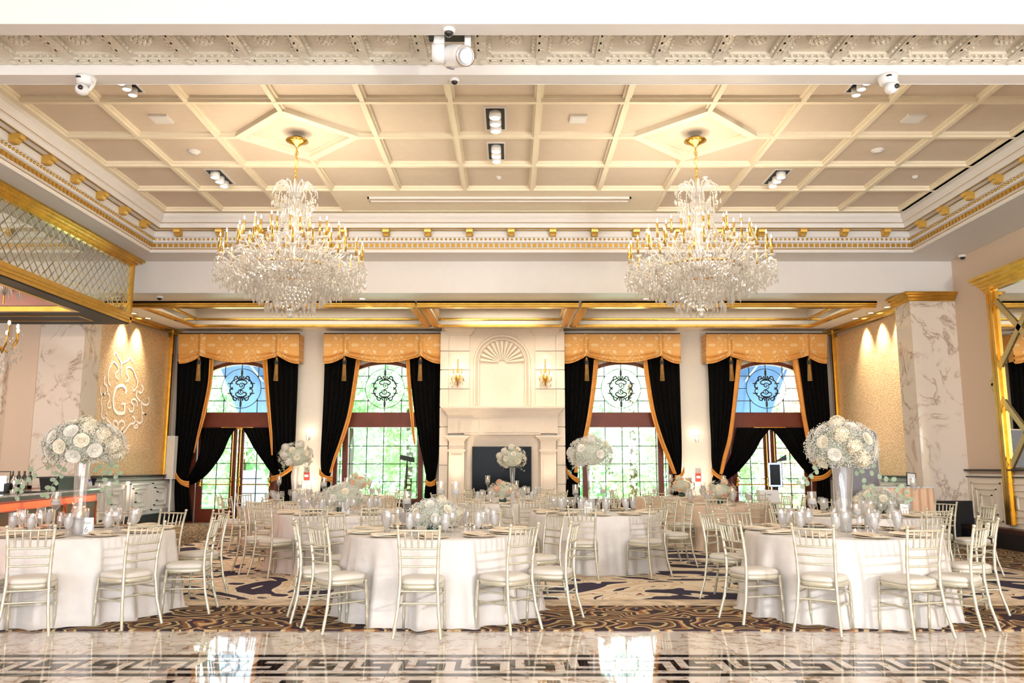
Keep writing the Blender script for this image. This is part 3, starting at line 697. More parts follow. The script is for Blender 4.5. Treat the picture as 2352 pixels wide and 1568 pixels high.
# =================== windows and doors ===================
def window(i, c, door):
    y = YB+.12
    wn = 'window_%d' % (i+1)
    tr0 = aty(883, 981, YB)[1]; tr1 = aty(883, 947, YB)[1]
    f = MB()
    f.box(c-WW, c+WW, YB-.04, YB+.22, tr0, tr1)                     # transom
    n = 16                                                           # arched head
    for k in range(n):
        xa = -WW+2*WW*k/n; xb = -WW+2*WW*(k+1)/n
        za, zb = arch_z(xa), arch_z(xb)
        f.hexa([(c+xa,YB-.02,za-.09),(c+xb,YB-.02,zb-.09),(c+xb,YB+.2,zb-.09),(c+xa,YB+.2,za-.09),(c+xa,YB-.02,za+.01),(c+xb,YB-.02,zb+.01),(c+xb,YB+.2,zb+.01),(c+xa,YB+.2,za+.01)])
    f.box(c-WW, c-WW+.1, YB-.02, YB+.2, 0, arch_z(WW)).box(c+WW-.1, c+WW, YB-.02, YB+.2, 0, arch_z(WW))
    if not door:
        for s in (-1, 1):
            f.box(c+s*1.0-.07, c+s*1.0+.07, YB-.02, YB+.2, .58, tr0)
        f.box(c-WW, c+WW, YB-.05, YB+.2, .48, .62)
    fr = struct(wn, f, 'wood')
    p = MB(); xs = [-WW+.1]+[-WW+.1+(2*WW-.2)*k/12 for k in range(1, 12)]+[WW-.1]
    for k in range(12):
        p.add([(c+xs[k], y, tr1), (c+xs[k+1], y, tr1), (c+xs[k+1], y, arch_z(xs[k+1])-.08), (c+xs[k], y, arch_z(xs[k])-.08)], [(0,1,2,3)])
    if not door: p.add([(c-WW+.1, y, .6), (c+WW-.1, y, .6), (c+WW-.1, y, tr0), (c-WW+.1, y, tr0)], [(0,1,2,3)])
    struct('window_glass', p, 'pane', fr)
    # glazing bars
    g = MB(); r = .009; cz = aty(883, 891, YB)[1]; R = .53
    def seg(x0, z0, x1, z1): g.bar((c+x0, y-.01, z0), (c+x1, y-.01, z1), .02, .02, up=(0,1,0))
    for x in (-.9, -.45, 0, .45, .9):
        zt = arch_z(x)-.08
        dz = math.sqrt(max(0, R*R-x*x)) if abs(x) < R else 0
        if dz: seg(x, tr1, x, cz-dz); seg(x, cz+dz, x, zt)
        else: seg(x, tr1, x, zt)
    for k in (-1, 0, 1):
        z = cz+k*.335; dx = math.sqrt(R*R-(k*.335)**2)
        seg(-WW+.1, z, -dx, z); seg(dx, z, WW-.1, z)
    if not door:
        for x in (-.45, 0, .45, -1.15, 1.15): seg(x, .6, x, tr0)
        for pz in (1024, 1065, 1106): z = aty(883, pz, YB)[1]; seg(-WW+.1, z, WW-.1, z)
        seg(-.9, .6, -.9, tr0); seg(.9, .6, .9, tr0)
    g.tube([(c+R*math.cos(2*PI*k/40), y-.01, cz+R*math.sin(2*PI*k/40)) for k in range(40)], .009, 5, closed=True)
    struct('window_bar', g, 'iron', fr)
    # wrought iron scroll medallion
    s = MB(); Y = y-.02
    def tb_(pts, r0=.013): r0 *= 1.25; s.tube([(c+px*.53, Y, cz+pz*.53) for px, pz in pts], r0, 5)
    def spiral(cx, cz_, r0, r1, a0, a1, n=16): return [(cx+(r0+(r1-r0)*k/n)*math.cos(a0+(a1-a0)*k/n), cz_+(r0+(r1-r0)*k/n)*math.sin(a0+(a1-a0)*k/n)) for k in range(n+1)]
    tb_([(-.02,.1)]+spiral(0, .14, .03, .16, PI, -PI*.9)[::1]+[(-.13,-.08)] if False else spiral(0, .15, .02, .15, 2.6*PI, 0)+[(.13,.02),(-.13,-.10)]+spiral(0, -.17, .15, .02, PI, 3.6*PI), .012)
    for sx in (-1, 1):
        for sz in (-1, 1):
            q = lambda L_: [(sx*a, sz*b_) for a, b_ in L_]
            tb_(q([(.13,.22),(.2,.2),(.28,.27),(.26,.34),(.18,.40),(.1,.43),(0,.43)]), .016)
            tb_(q([(.0,.43),(.1,.42),(.18,.52),(.26,.62),(.34,.60),(.40,.50),(.38,.46),(.5,.32),(.58,.15),(.56,.06),(.48,0)]), .016)
            tb_(q([(.18,.52),(.30,.46),(.38,.46),(.36,.36)]), .014)
            tb_(q([(.68,.24),(.58,.26),(.48,.30),(.46,.22)]), .013)
            tb_(q([(.42,.06),(.48,0)]), .015)
            tb_(q([(.06,.56),(.10,.64)]), .01)
            tb_(q([(.04,.46),(.10,.53),(.12,.60)]), .012)
    for sz in (-1, 1): s.tube([(c, Y, cz+sz*.53*v) for v in (.42, .62, .72, .9, .98)], [.022, .018, .034, .030, .008], 6)
    struct('window_medallion', s, 'iron', fr)
    if door:
        for s_ in (-1, 1):
            d = struct('door_%d' % ((1 if s_ < 0 else 2)+(0 if i == 0 else 2)), MB().box(*sorted((c+s_*.02, c+s_*.17)), YB+.02, YB+.08, 0, tr0).box(*sorted((c+s_*.88, c+s_*1.04)), YB+.02, YB+.08, 0, tr0).box(*sorted((c+s_*.17, c+s_*.88)), YB+.02, YB+.08, 0, .36).box(*sorted((c+s_*.17, c+s_*.88)), YB+.02, YB+.08, tr0-.12, tr0), 'wood')
            x0, x1 = sorted((c+s_*.17, c+s_*.88))
            struct('door_glass', MB().add([(x0,YB+.05,.36),(x1,YB+.05,.36),(x1,YB+.05,tr0-.12),(x0,YB+.05,tr0-.12)], [(0,1,2,3)]), 'pane', d)
            g = MB(); xm_ = (x0+x1)/2; g.box(xm_-.01, xm_+.01, YB+.03, YB+.06, .36, tr0-.12)
            for pz in (1029, 1064, 1099, 1133): z = aty(545, pz, YB)[1]; g.box(x0, x1, YB+.03, YB+.06, z-.01, z+.01)
            struct('door_bar', g, 'iron', d)
            g = MB(); zbar = .99; g.tube([(c+s_*.15, YB-.06, zbar), (c+s_*.9, YB-.06, zbar)], .016, 8)
            g.tube([(c+s_*.10, YB-.04, .1), (c+s_*.10, YB-.04, tr0-.02)], .012, 8)
            for xx in (.10, .92): g.lathe([(.0,-.05),(.04,-.04),(.03,.05),(.045,.1),(.03,.17),(0,.19)], 10, (c+s_*xx, YB-.05, zbar))
            g.ball((c+s_*.10, YB-.04, .12), .04)
            d2 = struct('door_handle', g, 'brass', d); 
            if s_ > 0: struct('door_closer', MB().box(c-.42, c+.42, YB-.05, YB, tr0-.06, tr0), 'brass', d)
        sd = MB()
        for s_ in (-1, 1): sd.box(*sorted((c+s_*1.06, c+s_*1.2)), YB-.02, YB+.12, 0, tr0)
        struct('window_side_post', sd, 'wood', fr)
for i, c in enumerate(WC): window(i, c, i in (0, 3))
# =================== drapery ===================
def interp(rows, t):
    k = t*(len(rows)-1); i = min(int(k), len(rows)-2); f = k-i
    a, b_ = rows[i], rows[i+1]
    return [a[j]+(b_[j]-a[j])*f for j in range(len(a))]
def smooth_rows(rows, n=24):
    """catmull-rom through the measured rows"""
    out = []
    for k in range(n+1):
        py = rows[0][0]+(rows[-1][0]-rows[0][0])*k/n
        i = 0
        while i < len(rows)-2 and rows[i+1][0] < py: i += 1
        p0, p1, p2, p3 = rows[max(i-1, 0)], rows[i], rows[i+1], rows[min(i+2, len(rows)-1)]
        t = (py-p1[0])/(p2[0]-p1[0])
        v = []
        for j in (1, 2):
            m1 = (p2[j]-p0[j])/max(1, p2[0]-p0[0])*(p2[0]-p1[0]); m2 = (p3[j]-p1[j])/max(1, p3[0]-p1[0])*(p2[0]-p1[0])
            v.append((2*t**3-3*t**2+1)*p1[j]+(t**3-2*t**2+t)*m1+(-2*t**3+3*t**2)*p2[j]+(t**3-t**2)*m2)
        out.append((py, v[0], v[1]))
    return out
def sheet(rows, Y, nf, amp=.05, n=30):
    R = smooth_rows(rows, n); R = [(aty(a, p, Y), aty(b_, p, Y)) for p, a, b_ in R]
    m = MB(); nu = nf*6
    def fn(u, v):
        (xa, za), (xb, zb_) = R[round(v*n)]
        w = xb-xa; am = min(amp, w/nf*.7)
        return (xa+w*u, Y+am*math.sin(2*PI*nf*u)+.012*math.sin(2*PI*nf*u*2.3+v*3), max(.015, za+(zb_-za)*u))
    m.grid(fn, nu, n)
    return m
YC = 21.72
def band(px, py, qx, qy, w=.16, Y=YC-.16):
    """tieback: a pleated gold band between two measured points, bowed towards the room"""
    a = aty(px, py, Y); b_ = aty(qx, qy, Y); m = MB()
    def fn(u, v):
        x = a[0]+(b_[0]-a[0])*u; z = a[1]+(b_[1]-a[1])*u-.10*math.sin(PI*u)*.6
        return (x, Y-.09*math.sin(PI*u)+.012*math.sin(v*14), z+(v-.5)*w*(1-.25*math.sin(PI*u)))
    m.grid(fn, 14, 8); return m
drapes = [
 # where, outer rows (py, left, right), lining rows, tieback, lower hem rows
 ('bar side drape of the first arched door', [(812,408,490),(880,406,484),(950,404,470),(1020,401,452),(1060,400,440),(1092,400,432)], [(825,481,491),(880,477,487),(950,463,473),(1000,452,459),(1040,444,447)], (402,1088,434,1112), [(1092,402,430),(1130,400,436),(1196,402,442)]),
 ('chimney side drape of the first arched door', [(812,607,686),(880,612,684),(950,617,681),(1020,624,678),(1060,634,675),(1092,642,668)], [(825,602,614),(880,607,617),(950,614,622),(1000,619,626),(1045,623,627)], (622,1100,672,1072), [(1092,642,668),(1130,640,670),(1200,638,668)]),
 ('bar side drape of the second arched window', [(812,746,822),(880,744,813),(950,741,800),(1010,738,782),(1055,736,768),(1095,738,758)], [(825,818,828),(880,810,820),(950,798,808),(1010,780,790),(1050,766,774),(1085,756,762)], (733,1082,764,1100), [(1095,738,757),(1130,735,760),(1196,734,764)]),
 ('chimney side drape of the second arched window', [(812,940,1013),(880,944,1012),(950,952,1011),(1010,962,1010),(1060,972,1006),(1100,980,1000)], [(825,932,941),(880,935,944),(950,941,950),(1000,947,953),(1020,951,955)], (977,1106,1000,1106), [(1100,978,1000),(1130,975,1004),(1196,974,1006)]),
 ('chimney side drape of the third arched window', [(812,1295,1368),(880,1295,1362),(950,1295,1354),(1010,1296,1342),(1055,1298,1330),(1100,1306,1326)], [(825,1364,1376),(880,1359,1370),(950,1350,1360),(1010,1338,1348),(1050,1326,1334),(1085,1318,1326)], (1297,1074,1330,1104), [(1100,1302,1326),(1130,1298,1332),(1196,1296,1336)]),
 ('column side drape of the third arched window', [(812,1482,1560),(880,1490,1562),(950,1503,1564),(1010,1520,1566),(1055,1536,1566),(1095,1546,1564)], [(825,1476,1487),(880,1483,1494),(950,1496,1506),(1010,1514,1524),(1050,1530,1540),(1088,1546,1554)], (1550,1098,1572,1078), [(1095,1546,1566),(1130,1543,1568),(1196,1540,1570)]),
 ('chimney side drape of the last arched door', [(812,1624,1700),(880,1628,1694),(950,1630,1686),(1010,1633,1676),(1055,1634,1664),(1095,1638,1656)], [(825,1692,1704),(880,1687,1698),(950,1680,1689),(1010,1671,1680),(1050,1660,1669),(1088,1652,1660)], (1634,1080,1664,1098), [(1095,1636,1658),(1130,1634,1664),(1200,1632,1668)]),
 ('column side drape of the last arched door', [(812,1830,1898),(880,1838,1902),(950,1850,1906),(1020,1866,1908),(1060,1876,1908),(1092,1882,1906)], [(825,1818,1834),(880,1828,1842),(950,1841,1851),(1010,1852,1862),(1050,1862,1870),(1085,1872,1878)], (1862,1098,1908,1084), [(1092,1878,1906),(1130,1876,1908),(1200,1874,1910)]),
]
for nm, rows, lrows, tie, hem in drapes:
    cx = aty((rows[0][1]+rows[0][2])/2, 900, YC)[0]
    t = thing('window_drape', 'black velvet '+nm+', gold lined and tied back', 'curtain', (cx, YC, 0))
    def put(mb, n, m_):
        o = mb.build(n, m_, t, True, fix=False); o.location = (-cx, -YC, 0); return o
    a = sheet(rows, YC, 6); hm = sheet(hem, YC+.02, 4, .04, 8)
    o0 = len(a.v); a.v += hm.v; a.f += [tuple(i+o0 for i in f) for f in hm.f]; a.m += hm.m
    put(a, 'black_panel', 'velvet'); put(sheet(lrows, YC-.07, 1, .02), 'gold_lining', 'lining'); put(band(*tie), 'tieback', 'lining')
for nm, rows in (('bar side of the first door', [(982,462,542),(1005,462,527),(1040,458,512),(1070,446,492),(1095,432,470),(1112,424,444)]),
                 ('chimney side of the first door', [(982,556,632),(1005,570,632),(1030,583,632),(1060,604,634),(1085,622,642),(1100,634,646)]),
                 ('chimney side of the last door', [(982,1692,1772),(1005,1688,1752),(1040,1680,1732),(1065,1670,1712),(1088,1660,1690),(1102,1656,1668)]),
                 ('column side of the last door', [(982,1768,1850),(1005,1790,1856),(1030,1808,1862),(1060,1830,1872),(1085,1852,1880),(1100,1870,1884)])):
    tag(sheet(rows, YB-.10, 7, .03).build('door_drape', 'velvet', None, True, fix=False), 'inner black curtain swept aside over the glass on the '+nm, 'curtain')
# valances
vn = ['bar end', 'bar side of the chimney', 'column side of the chimney', 'marble column end']
for i, (p0, p1) in enumerate(((410,687),(743,1013),(1295,1563),(1622,1900))):
    Yv = 21.45; n = 90; nb = 40
    t = thing('window_valance', 'gold damask valance with swagged hem over the opening nearest the '+vn[i], 'valance', ((aty(p0,800,Yv)[0]+aty(p1,800,Yv)[0])/2, Yv, 0))
    L = t.location
    W = p1-p0; pc = [p0+W*.19, p1-W*.17]
    def hem(px):
        if px < pc[0]: s = (pc[0]-px)/(pc[0]-p0); return 818+17*math.sin(s*PI*.55)
        if px > pc[1]: s = (px-pc[1])/(p1-pc[1]); return 818+17*math.sin(s*PI*.55)
        s = (px-pc[0])/(pc[1]-pc[0]); return 818+15*math.sin(s*PI)
    v = MB()
    def fn(u, w):
        px = p0+W*u; hp = hem(px); py = 767+(hp-767)*w
        x, z = aty(px, py, Yv)
        d = 0
        for c in pc: d += (.12*math.exp(-((px-c)/8)**2)-.07*math.exp(-((px-c-7)/3)**2)-.07*math.exp(-((px-c+7)/3)**2))*(.3+.7*w)
        if w > .70: d += .055*math.sin((w-.70)/.30*PI*4)*(.6+.4*math.sin(u*9))*min(1, abs(px-pc[0])/14, abs(px-pc[1])/14)
        return (x-L.x, -d, z)
    v.grid(fn, n, nb)
    xa = aty(p0, 800, Yv)[0]-L.x; xb = aty(p1, 800, Yv)[0]-L.x; z0 = aty(p0, 830, Yv)[1]; z1 = aty(p0, 767, Yv)[1]
    for x in (xa, xb): v.add([(x,0,z0),(x,.5,z0),(x,.5,z1),(x,0,z1)], [(0,1,2,3)])
    v.add([(xa,0,z1),(xb,0,z1),(xb,.5,z1),(xa,.5,z1)], [(0,1,2,3)])
    v.build('damask_cloth', 'damask', t, True, fix=False)
    MB().box(xa, xb, -.01, .02, z1, z1+.03).build('top_welt', 'darkwood', t)
    for c in pc:
        x, zt = aty(c, 816, Yv); _, zb_ = aty(c, 874, Yv)
        m = MB().tube([(0,0,zt),(0,-.03,zt-.08)], .008, 5).ball((0,-.03,zt-.11), .035).lathe([(.0,0),(.045,-.03),(.05,-.14),(.04,-.16),(.045,-.18),(.062,zb_-zt+.1),(0,zb_-zt+.1)], 12, (0,-.03,zt-.12))
        tb_ = m.build('tassel', 'tasselgold', t, True); tb_.location = (x-L.x, -.12, 0)
        MB().lathe([(.052,0),(.055,-.02),(.055,-.08),(.05,-.1)], 12, (0,-.03,zt-.16)).build('tassel_cap', 'black', tb_, True)
# =================== wall mirror on the side wall ===================
ya, za = atx(2262, 690, XR-.05); 
t = thing('wall_mirror', 'tall gilt framed mirror with crossing sequined straps on the side wall', 'mirror')
zt = 4.62; yM = atx(2268, 800, XR-.05)[0]-.42; yF = yM-4.5
MB().box(XR-.06, XR-.045, yF, yM, 1.42, zt).build('glass', 'mirror', t)
g = MB()
for d, o in ((.07, .0), (.10, .05), (.08, .10), (.11, .15), (.06, .20)): g.box(XR-d-.02, XR-.02, yM+.24-o-.055, yM+.26-o, .42, zt+.1)
g.build('side_frame', 'gold', t)
MB().box(XR-.09, XR-.01, yF-.3, yF, .42, zt+.1).build('side_frame', 'gold', t)
g = MB()
for d, z0, z1 in ((.10, 0, .06), (.14, .06, .12), (.20, .12, .17), (.27, .17, .23), (.32, .23, .28)): g.box(XR-d, XR, yF-.3, yM+.28+d*.4, zt+z0, zt+z1)
g.build('crown', 'gold', t)
g = MB(); Xs = XR-.075
def pl_(px, py): a = atx(px, py, Xs); return (Xs, a[0], a[1])
A = pl_(2286, 691); B_ = pl_(2352, 765); D = pl_(2352, 725); E_ = pl_(2277, 883); G_ = pl_(2352, 985)
H_ = pl_(2352, 1003); I_ = pl_(2322, 1072)
def ext(a, b_, t0, t1): return tuple(a[k]+(b_[k]-a[k])*t0 for k in range(3)), tuple(a[k]+(b_[k]-a[k])*t1 for k in range(3))
for a, b_, t0, t1 in ((A, B_, 0, 2.4), (E_, D, 0, 1.45), (E_, G_, 0, 1.9), (I_, H_, 0, 2.2)):
    p, q = ext(a, b_, t0, t1); g.bar(p, q, .11, .02, up=(1,0,0))
g.build('strap', mat('sequined_strap', (190,170,120), .35, .6, var=.35, scale=60), t)
# =================== television over the hearth ===================
t = thing('television', 'black wall television in the stone chimney surround', 'television')
s = MB(); x0, x1, z0, z1 = pxbox(s, 1084, 1221, 1025, 1146, 21.24, 21.365); s.build('housing', 'black', t)
MB().add([(x0+.02,21.235,z0+.02),(x1-.02,21.235,z0+.02),(x1-.02,21.235,z1-.02),(x0+.02,21.235,z1-.02)], [(0,1,2,3)]).build('screen', 'screen', t)
# =================== sconces ===================
def sconce(px, lab):
    Y = 21.3; x, zc = aty(px, 868, Y); t = thing('wall_sconce', lab, 'wall light', (x, Y, zc))
    MB().lathe([(0,-.22),(.03,-.2),(.02,-.12),(.06,-.05),(.07,.04),(.03,.12),(.015,.3),(0,.32)], 10, (0,-.05,0)).build('backplate', 'brass', t, True)
    for k, (dx, dz, dy) in enumerate(((0,.50,-.08),(-.11,.24,-.14),(.11,.24,-.14),(-.15,.03,-.18),(0,.04,-.24),(.15,.02,-.18))):
        m = MB().tube([(0,-.05,-.05),(dx*.5,dy-.02,-.14+dz*.3),(dx,dy,dz-.10)], .009, 6).tube([(dx,dy,dz-.1),(dx,dy,dz)], .013, 6)
        a = m.build('arm', 'brass', t, True)
        MB().ball((dx,dy,dz+.03), .022, 8, 6, sc=(1,1,1.6)).build('bulb', 'bulb', a, True)
    m = MB()
    for k in range(26):
        a = random.uniform(-PI, 0); r = random.uniform(.08,.2); m.octa((r*math.cos(a), -.1+r*.6*math.sin(a), random.uniform(-.25,.1)), .016, .07)
    stuff(m.build('crystal_drops', 'crystal', t))
sconce(1052, 'brass and crystal sconce on the chimney, the one nearer the bar'); sconce(1252, 'brass and crystal sconce on the chimney, the one nearer the mirror')
for px, py, lab in ((708, 1000, 'cone shaped glass uplight on the pillar between the first door and window'), (1600, 1004, 'cone shaped glass uplight on the pillar between third window and last door')):
    x, z = aty(px, py, 21.95); t = thing('wall_uplight', lab, 'wall light', (x, YB, z))
    MB().box(-.05,.05,-.02,0,-.10,-.04).build('bracket', 'chrome', t)
    MB().lathe([(.0,-.14),(.04,-.12),(.085,.08)], 12, (0,-.1,0), cap=False).build('shade', 'glass', t, True)
    MB().ball((0,-.08,-.02), .02).build('bulb', 'lamp', t, True)
for px, py, lab in ((705, 1093, 'red fire alarm pull box on the pillar beside the first door'), (1603, 1096, 'red fire alarm pull box on the pillar beside the last door')):
    x, z = aty(px, py, YB); t = thing('wall_mounted_fire_alarm', lab, 'fire alarm', (x, YB, z))
    MB().box(-.07,.07,-.05,0,-.11,.11).build('body', 'red', t); MB().box(-.05,.05,-.065,-.05,-.02,.04).build('handle', 'plastic', t)
x, zt = aty(397, 1001, 21.5); zb_ = aty(397, 1100, 21.5)[1]
t = thing('column_speaker', 'slim white column loudspeaker standing in the corner by the first drape', 'loudspeaker', (x, 21.5, 0))
MB().box(-.10,.10,-.1,.1,zb_,zt).build('body', 'plastic', t); MB().box(-.08,.08,-.11,-.1,zb_+.05,zt-.04).build('grille', 'cream', t); MB().tube([(0,.05,.02),(0,.05,zb_)], .03).lathe([(.2,.0),(.2,.02),(0,.03)], 16, (0,.05,0.012)).build('stand', 'plastic', t)
# =================== projected light monogram, modelled as pale ribbons on the gold wall ===================
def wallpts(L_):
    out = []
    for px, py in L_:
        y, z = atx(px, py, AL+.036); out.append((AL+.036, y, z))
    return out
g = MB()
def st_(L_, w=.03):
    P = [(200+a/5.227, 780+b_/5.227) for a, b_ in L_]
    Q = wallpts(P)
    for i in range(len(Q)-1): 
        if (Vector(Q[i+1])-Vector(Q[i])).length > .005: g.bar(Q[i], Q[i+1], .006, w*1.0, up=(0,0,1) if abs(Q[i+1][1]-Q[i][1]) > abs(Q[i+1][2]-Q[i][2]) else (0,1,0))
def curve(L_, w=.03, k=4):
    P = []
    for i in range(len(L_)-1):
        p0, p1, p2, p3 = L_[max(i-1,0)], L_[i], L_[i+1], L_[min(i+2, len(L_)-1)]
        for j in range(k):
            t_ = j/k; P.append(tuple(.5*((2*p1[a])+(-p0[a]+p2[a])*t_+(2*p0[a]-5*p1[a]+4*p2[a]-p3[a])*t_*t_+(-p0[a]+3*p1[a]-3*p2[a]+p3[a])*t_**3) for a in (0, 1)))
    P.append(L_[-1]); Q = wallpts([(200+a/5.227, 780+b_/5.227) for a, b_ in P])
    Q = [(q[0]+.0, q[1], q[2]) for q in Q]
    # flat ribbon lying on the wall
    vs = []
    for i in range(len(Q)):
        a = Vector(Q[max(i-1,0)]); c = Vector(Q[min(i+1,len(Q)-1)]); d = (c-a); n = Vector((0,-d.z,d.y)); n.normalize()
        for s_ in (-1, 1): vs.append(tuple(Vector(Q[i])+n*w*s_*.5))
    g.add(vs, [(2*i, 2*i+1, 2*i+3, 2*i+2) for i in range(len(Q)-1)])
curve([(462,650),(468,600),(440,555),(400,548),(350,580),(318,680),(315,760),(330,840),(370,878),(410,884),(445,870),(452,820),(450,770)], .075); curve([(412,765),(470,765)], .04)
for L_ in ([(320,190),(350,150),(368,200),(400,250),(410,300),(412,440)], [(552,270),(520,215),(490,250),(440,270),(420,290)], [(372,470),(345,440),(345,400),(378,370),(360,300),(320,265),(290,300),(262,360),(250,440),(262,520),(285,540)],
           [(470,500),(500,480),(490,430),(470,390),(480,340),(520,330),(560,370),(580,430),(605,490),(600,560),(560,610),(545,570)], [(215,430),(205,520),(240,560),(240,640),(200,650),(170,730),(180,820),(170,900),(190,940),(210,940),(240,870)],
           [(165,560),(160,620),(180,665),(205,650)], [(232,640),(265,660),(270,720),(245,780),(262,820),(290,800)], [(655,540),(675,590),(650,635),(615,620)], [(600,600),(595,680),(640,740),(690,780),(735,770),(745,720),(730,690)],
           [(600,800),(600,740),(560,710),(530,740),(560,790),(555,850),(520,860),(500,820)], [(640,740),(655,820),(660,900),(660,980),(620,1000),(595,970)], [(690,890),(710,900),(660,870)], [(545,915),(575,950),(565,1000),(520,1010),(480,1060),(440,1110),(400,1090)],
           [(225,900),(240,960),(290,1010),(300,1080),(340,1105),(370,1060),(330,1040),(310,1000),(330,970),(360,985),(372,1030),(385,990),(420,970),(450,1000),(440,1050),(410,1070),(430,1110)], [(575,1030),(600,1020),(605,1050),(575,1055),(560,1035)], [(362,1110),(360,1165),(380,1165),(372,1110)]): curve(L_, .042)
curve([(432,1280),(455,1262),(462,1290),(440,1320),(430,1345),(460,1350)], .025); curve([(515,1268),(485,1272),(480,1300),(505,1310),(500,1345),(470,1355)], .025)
tag(g.build('wall_monogram', 'monolight' if 'monolight' in M else 'paper', fix=False), 'pale ribbons standing for the projected light G monogram and crest on the gold wall', 'monogram')
# =================== ceiling fixtures ===================
def tri(px, py, ang, lab, zc=CZ+.078, s=1.0, hide=False):
    x, y = atz(px, py, zc); t = thing('recessed_spotlight', lab, 'ceiling light', (x, y, zc))
    w, l = .13*s, .36*s
    MB().box(-w,w,-l,l,-.012,-.002).build('dark_recess', 'black', t)
    MB().box(-w-.025,-w,-l-.02,l+.02,-.02,.0).box(w,w+.025,-l-.02,l+.02,-.02,.0).box(-w,w,-l-.025,-l,-.02,0).box(-w,w,l,l+.025,-.02,0).build('frame', 'white', t)
    for k in (-1, 0, 1):
        c = MB().lathe([(.0,.0),(.08*s,.0),(.085*s,-.09),(.07*s,-.095),(0,-.09)], 14, (0,k*.23*s,-.01)).build('lamp_can', 'plastic', t, True)
        MB().lathe([(0,-.101),(.068*s,-.101)], 14, (0,k*.23*s,-.005)).build('lamp_face', 'lamp', c)
tri(1138, 271, 0, 'triple recessed spotlight in the middle ceiling column, the nearer one'); tri(1140, 346, 0, 'triple recessed spotlight in the middle ceiling column, the farther one', s=.92)
tri(505, 405, 0, 'triple recessed spotlight beyond the chandelier nearer the bar', s=.95); tri(1784, 405, 0, 'triple recessed spotlight beyond the chandelier nearer the mirror', s=.95)
tri(292, 188, 0, 'recessed spotlight half hidden by the beam on the bar side', s=.72); tri(1978, 188, 0, 'recessed spotlight half hidden by the beam on the mirror side', s=.72)
def disc(name, px, py, r, lab, cat, zc=CZ+.078, m_='white', h=.03, sq=False):
    x, y = atz(px, py, zc); t = thing(name, lab, cat, (x, y, zc))
    if sq: MB().box(-r,r,-r,r,-h,0).build('housing', m_, t); MB().box(-r*.8,r*.8,-r*.8,r*.8,-h-.004,-h).build('grille', 'plastic', t)
    else: MB().lathe([(r,0),(r,-h*.5),(r*.9,-h),(0,-h)], 20).build('housing', m_, t, True); MB().lathe([(r*.6,-h),(r*.6,-h-.012),(0,-h-.014)], 16).build('centre', 'plastic', t, True)
disc('ceiling_speaker', 370, 271, .13, 'white oval speaker in the coffered ceiling near the bar', 'ceiling speaker', sq=True); disc('ceiling_speaker', 1328, 271, .12, 'white square speaker in the coffered ceiling between the chandeliers', 'ceiling speaker', sq=True)
disc('ceiling_speaker', 2098, 270, .13, 'white square speaker in the coffered ceiling near the mirror wall', 'ceiling speaker', sq=True)
disc('smoke_detector', 446, 347, .10, 'round white smoke detector in the coffer nearest the bar side cornice', 'smoke detector'); disc('smoke_detector', 2016, 344, .10, 'round white smoke detector in the coffer on the mirror side', 'smoke detector')
for px, py, l_ in ((1145, 406, 'middle coffer'), (1620, 406, 'coffer behind the chandelier nearer the mirror'), (2102, 404, 'last coffer by the mirror side cornice')): disc('sprinkler_cap', px, py, .05, 'small white sprinkler cap in the '+l_, 'sprinkler')
# =================== cameras and moving light on the front beams ===================
def dome(px, py, z, r, lab, y=None, hang=0):
    x, yy = atz(px, py, z)
    t = thing('ceiling_dome_camera', lab, 'security camera', (x, yy, z))
    MB().lathe([(r,0),(r*1.02,-r*.35-hang),(r*.8,-r*.6-hang),(0,-r*.6-hang)], 20).build('base', 'plastic', t, True)
    MB().lathe([(r*.74,-r*.55-hang),(r*.70,-r*.85-hang),(r*.45,-r*1.15-hang),(0,-r*1.28-hang)], 18).build('dome', 'lensdark', t, True)
dome(1031, 67, SZ, .062, 'white dome camera with tinted bubble above the moving stage light'); dome(1044, 182, SZ, .05, 'tinted dome camera under the beam below the moving stage light')
dome(367, 680, soft(16.5), .07, 'small dark dome camera under the header on the bar side'); dome(2210, 586, SZ, .07, 'small dark dome camera high in the corner by the mirror wall')
def ptz(px, py, lab):
    x, y = atz(px, py, SZ); t = thing('tracking_camera', lab, 'video camera', (x, y, SZ))
    MB().lathe([(.0,.0),(.105,.0),(.10,-.03),(.085,-.085),(.05,-.10),(0,-.10)], 22).build('base', 'plastic', t, True)
    MB().lathe([(.028,0),(.028,.01),(.02,.014),(0,.014)], 12, (-.03,-.095,-.045)).build('sensor_window', 'lensdark', t, True)
    MB().tube([(.075,-.02,-.06),(.09,-.03,-.11),(.07,-.04,-.16),(.03,-.05,-.17)], .018, 8).build('arm', 'plastic', t, True)
    h = MB().ball((0,-.06,-.165), .066, 18, 12, sc=(1.05,1.1,.95)).build('head', 'plastic', t, True)
    MB().lathe([(.0,.0),(.026,.0),(.024,.02)], 14).build('lens', 'lensdark', h, True).location = (.022, -.128, -.175)
    h.children[0].rotation_euler = (PI/2+.1, 0, .15)
ptz(198, 178, 'white ball head tracking camera under the beam on the bar side'); ptz(2039, 175, 'white ball head tracking camera under the beam on the mirror side')
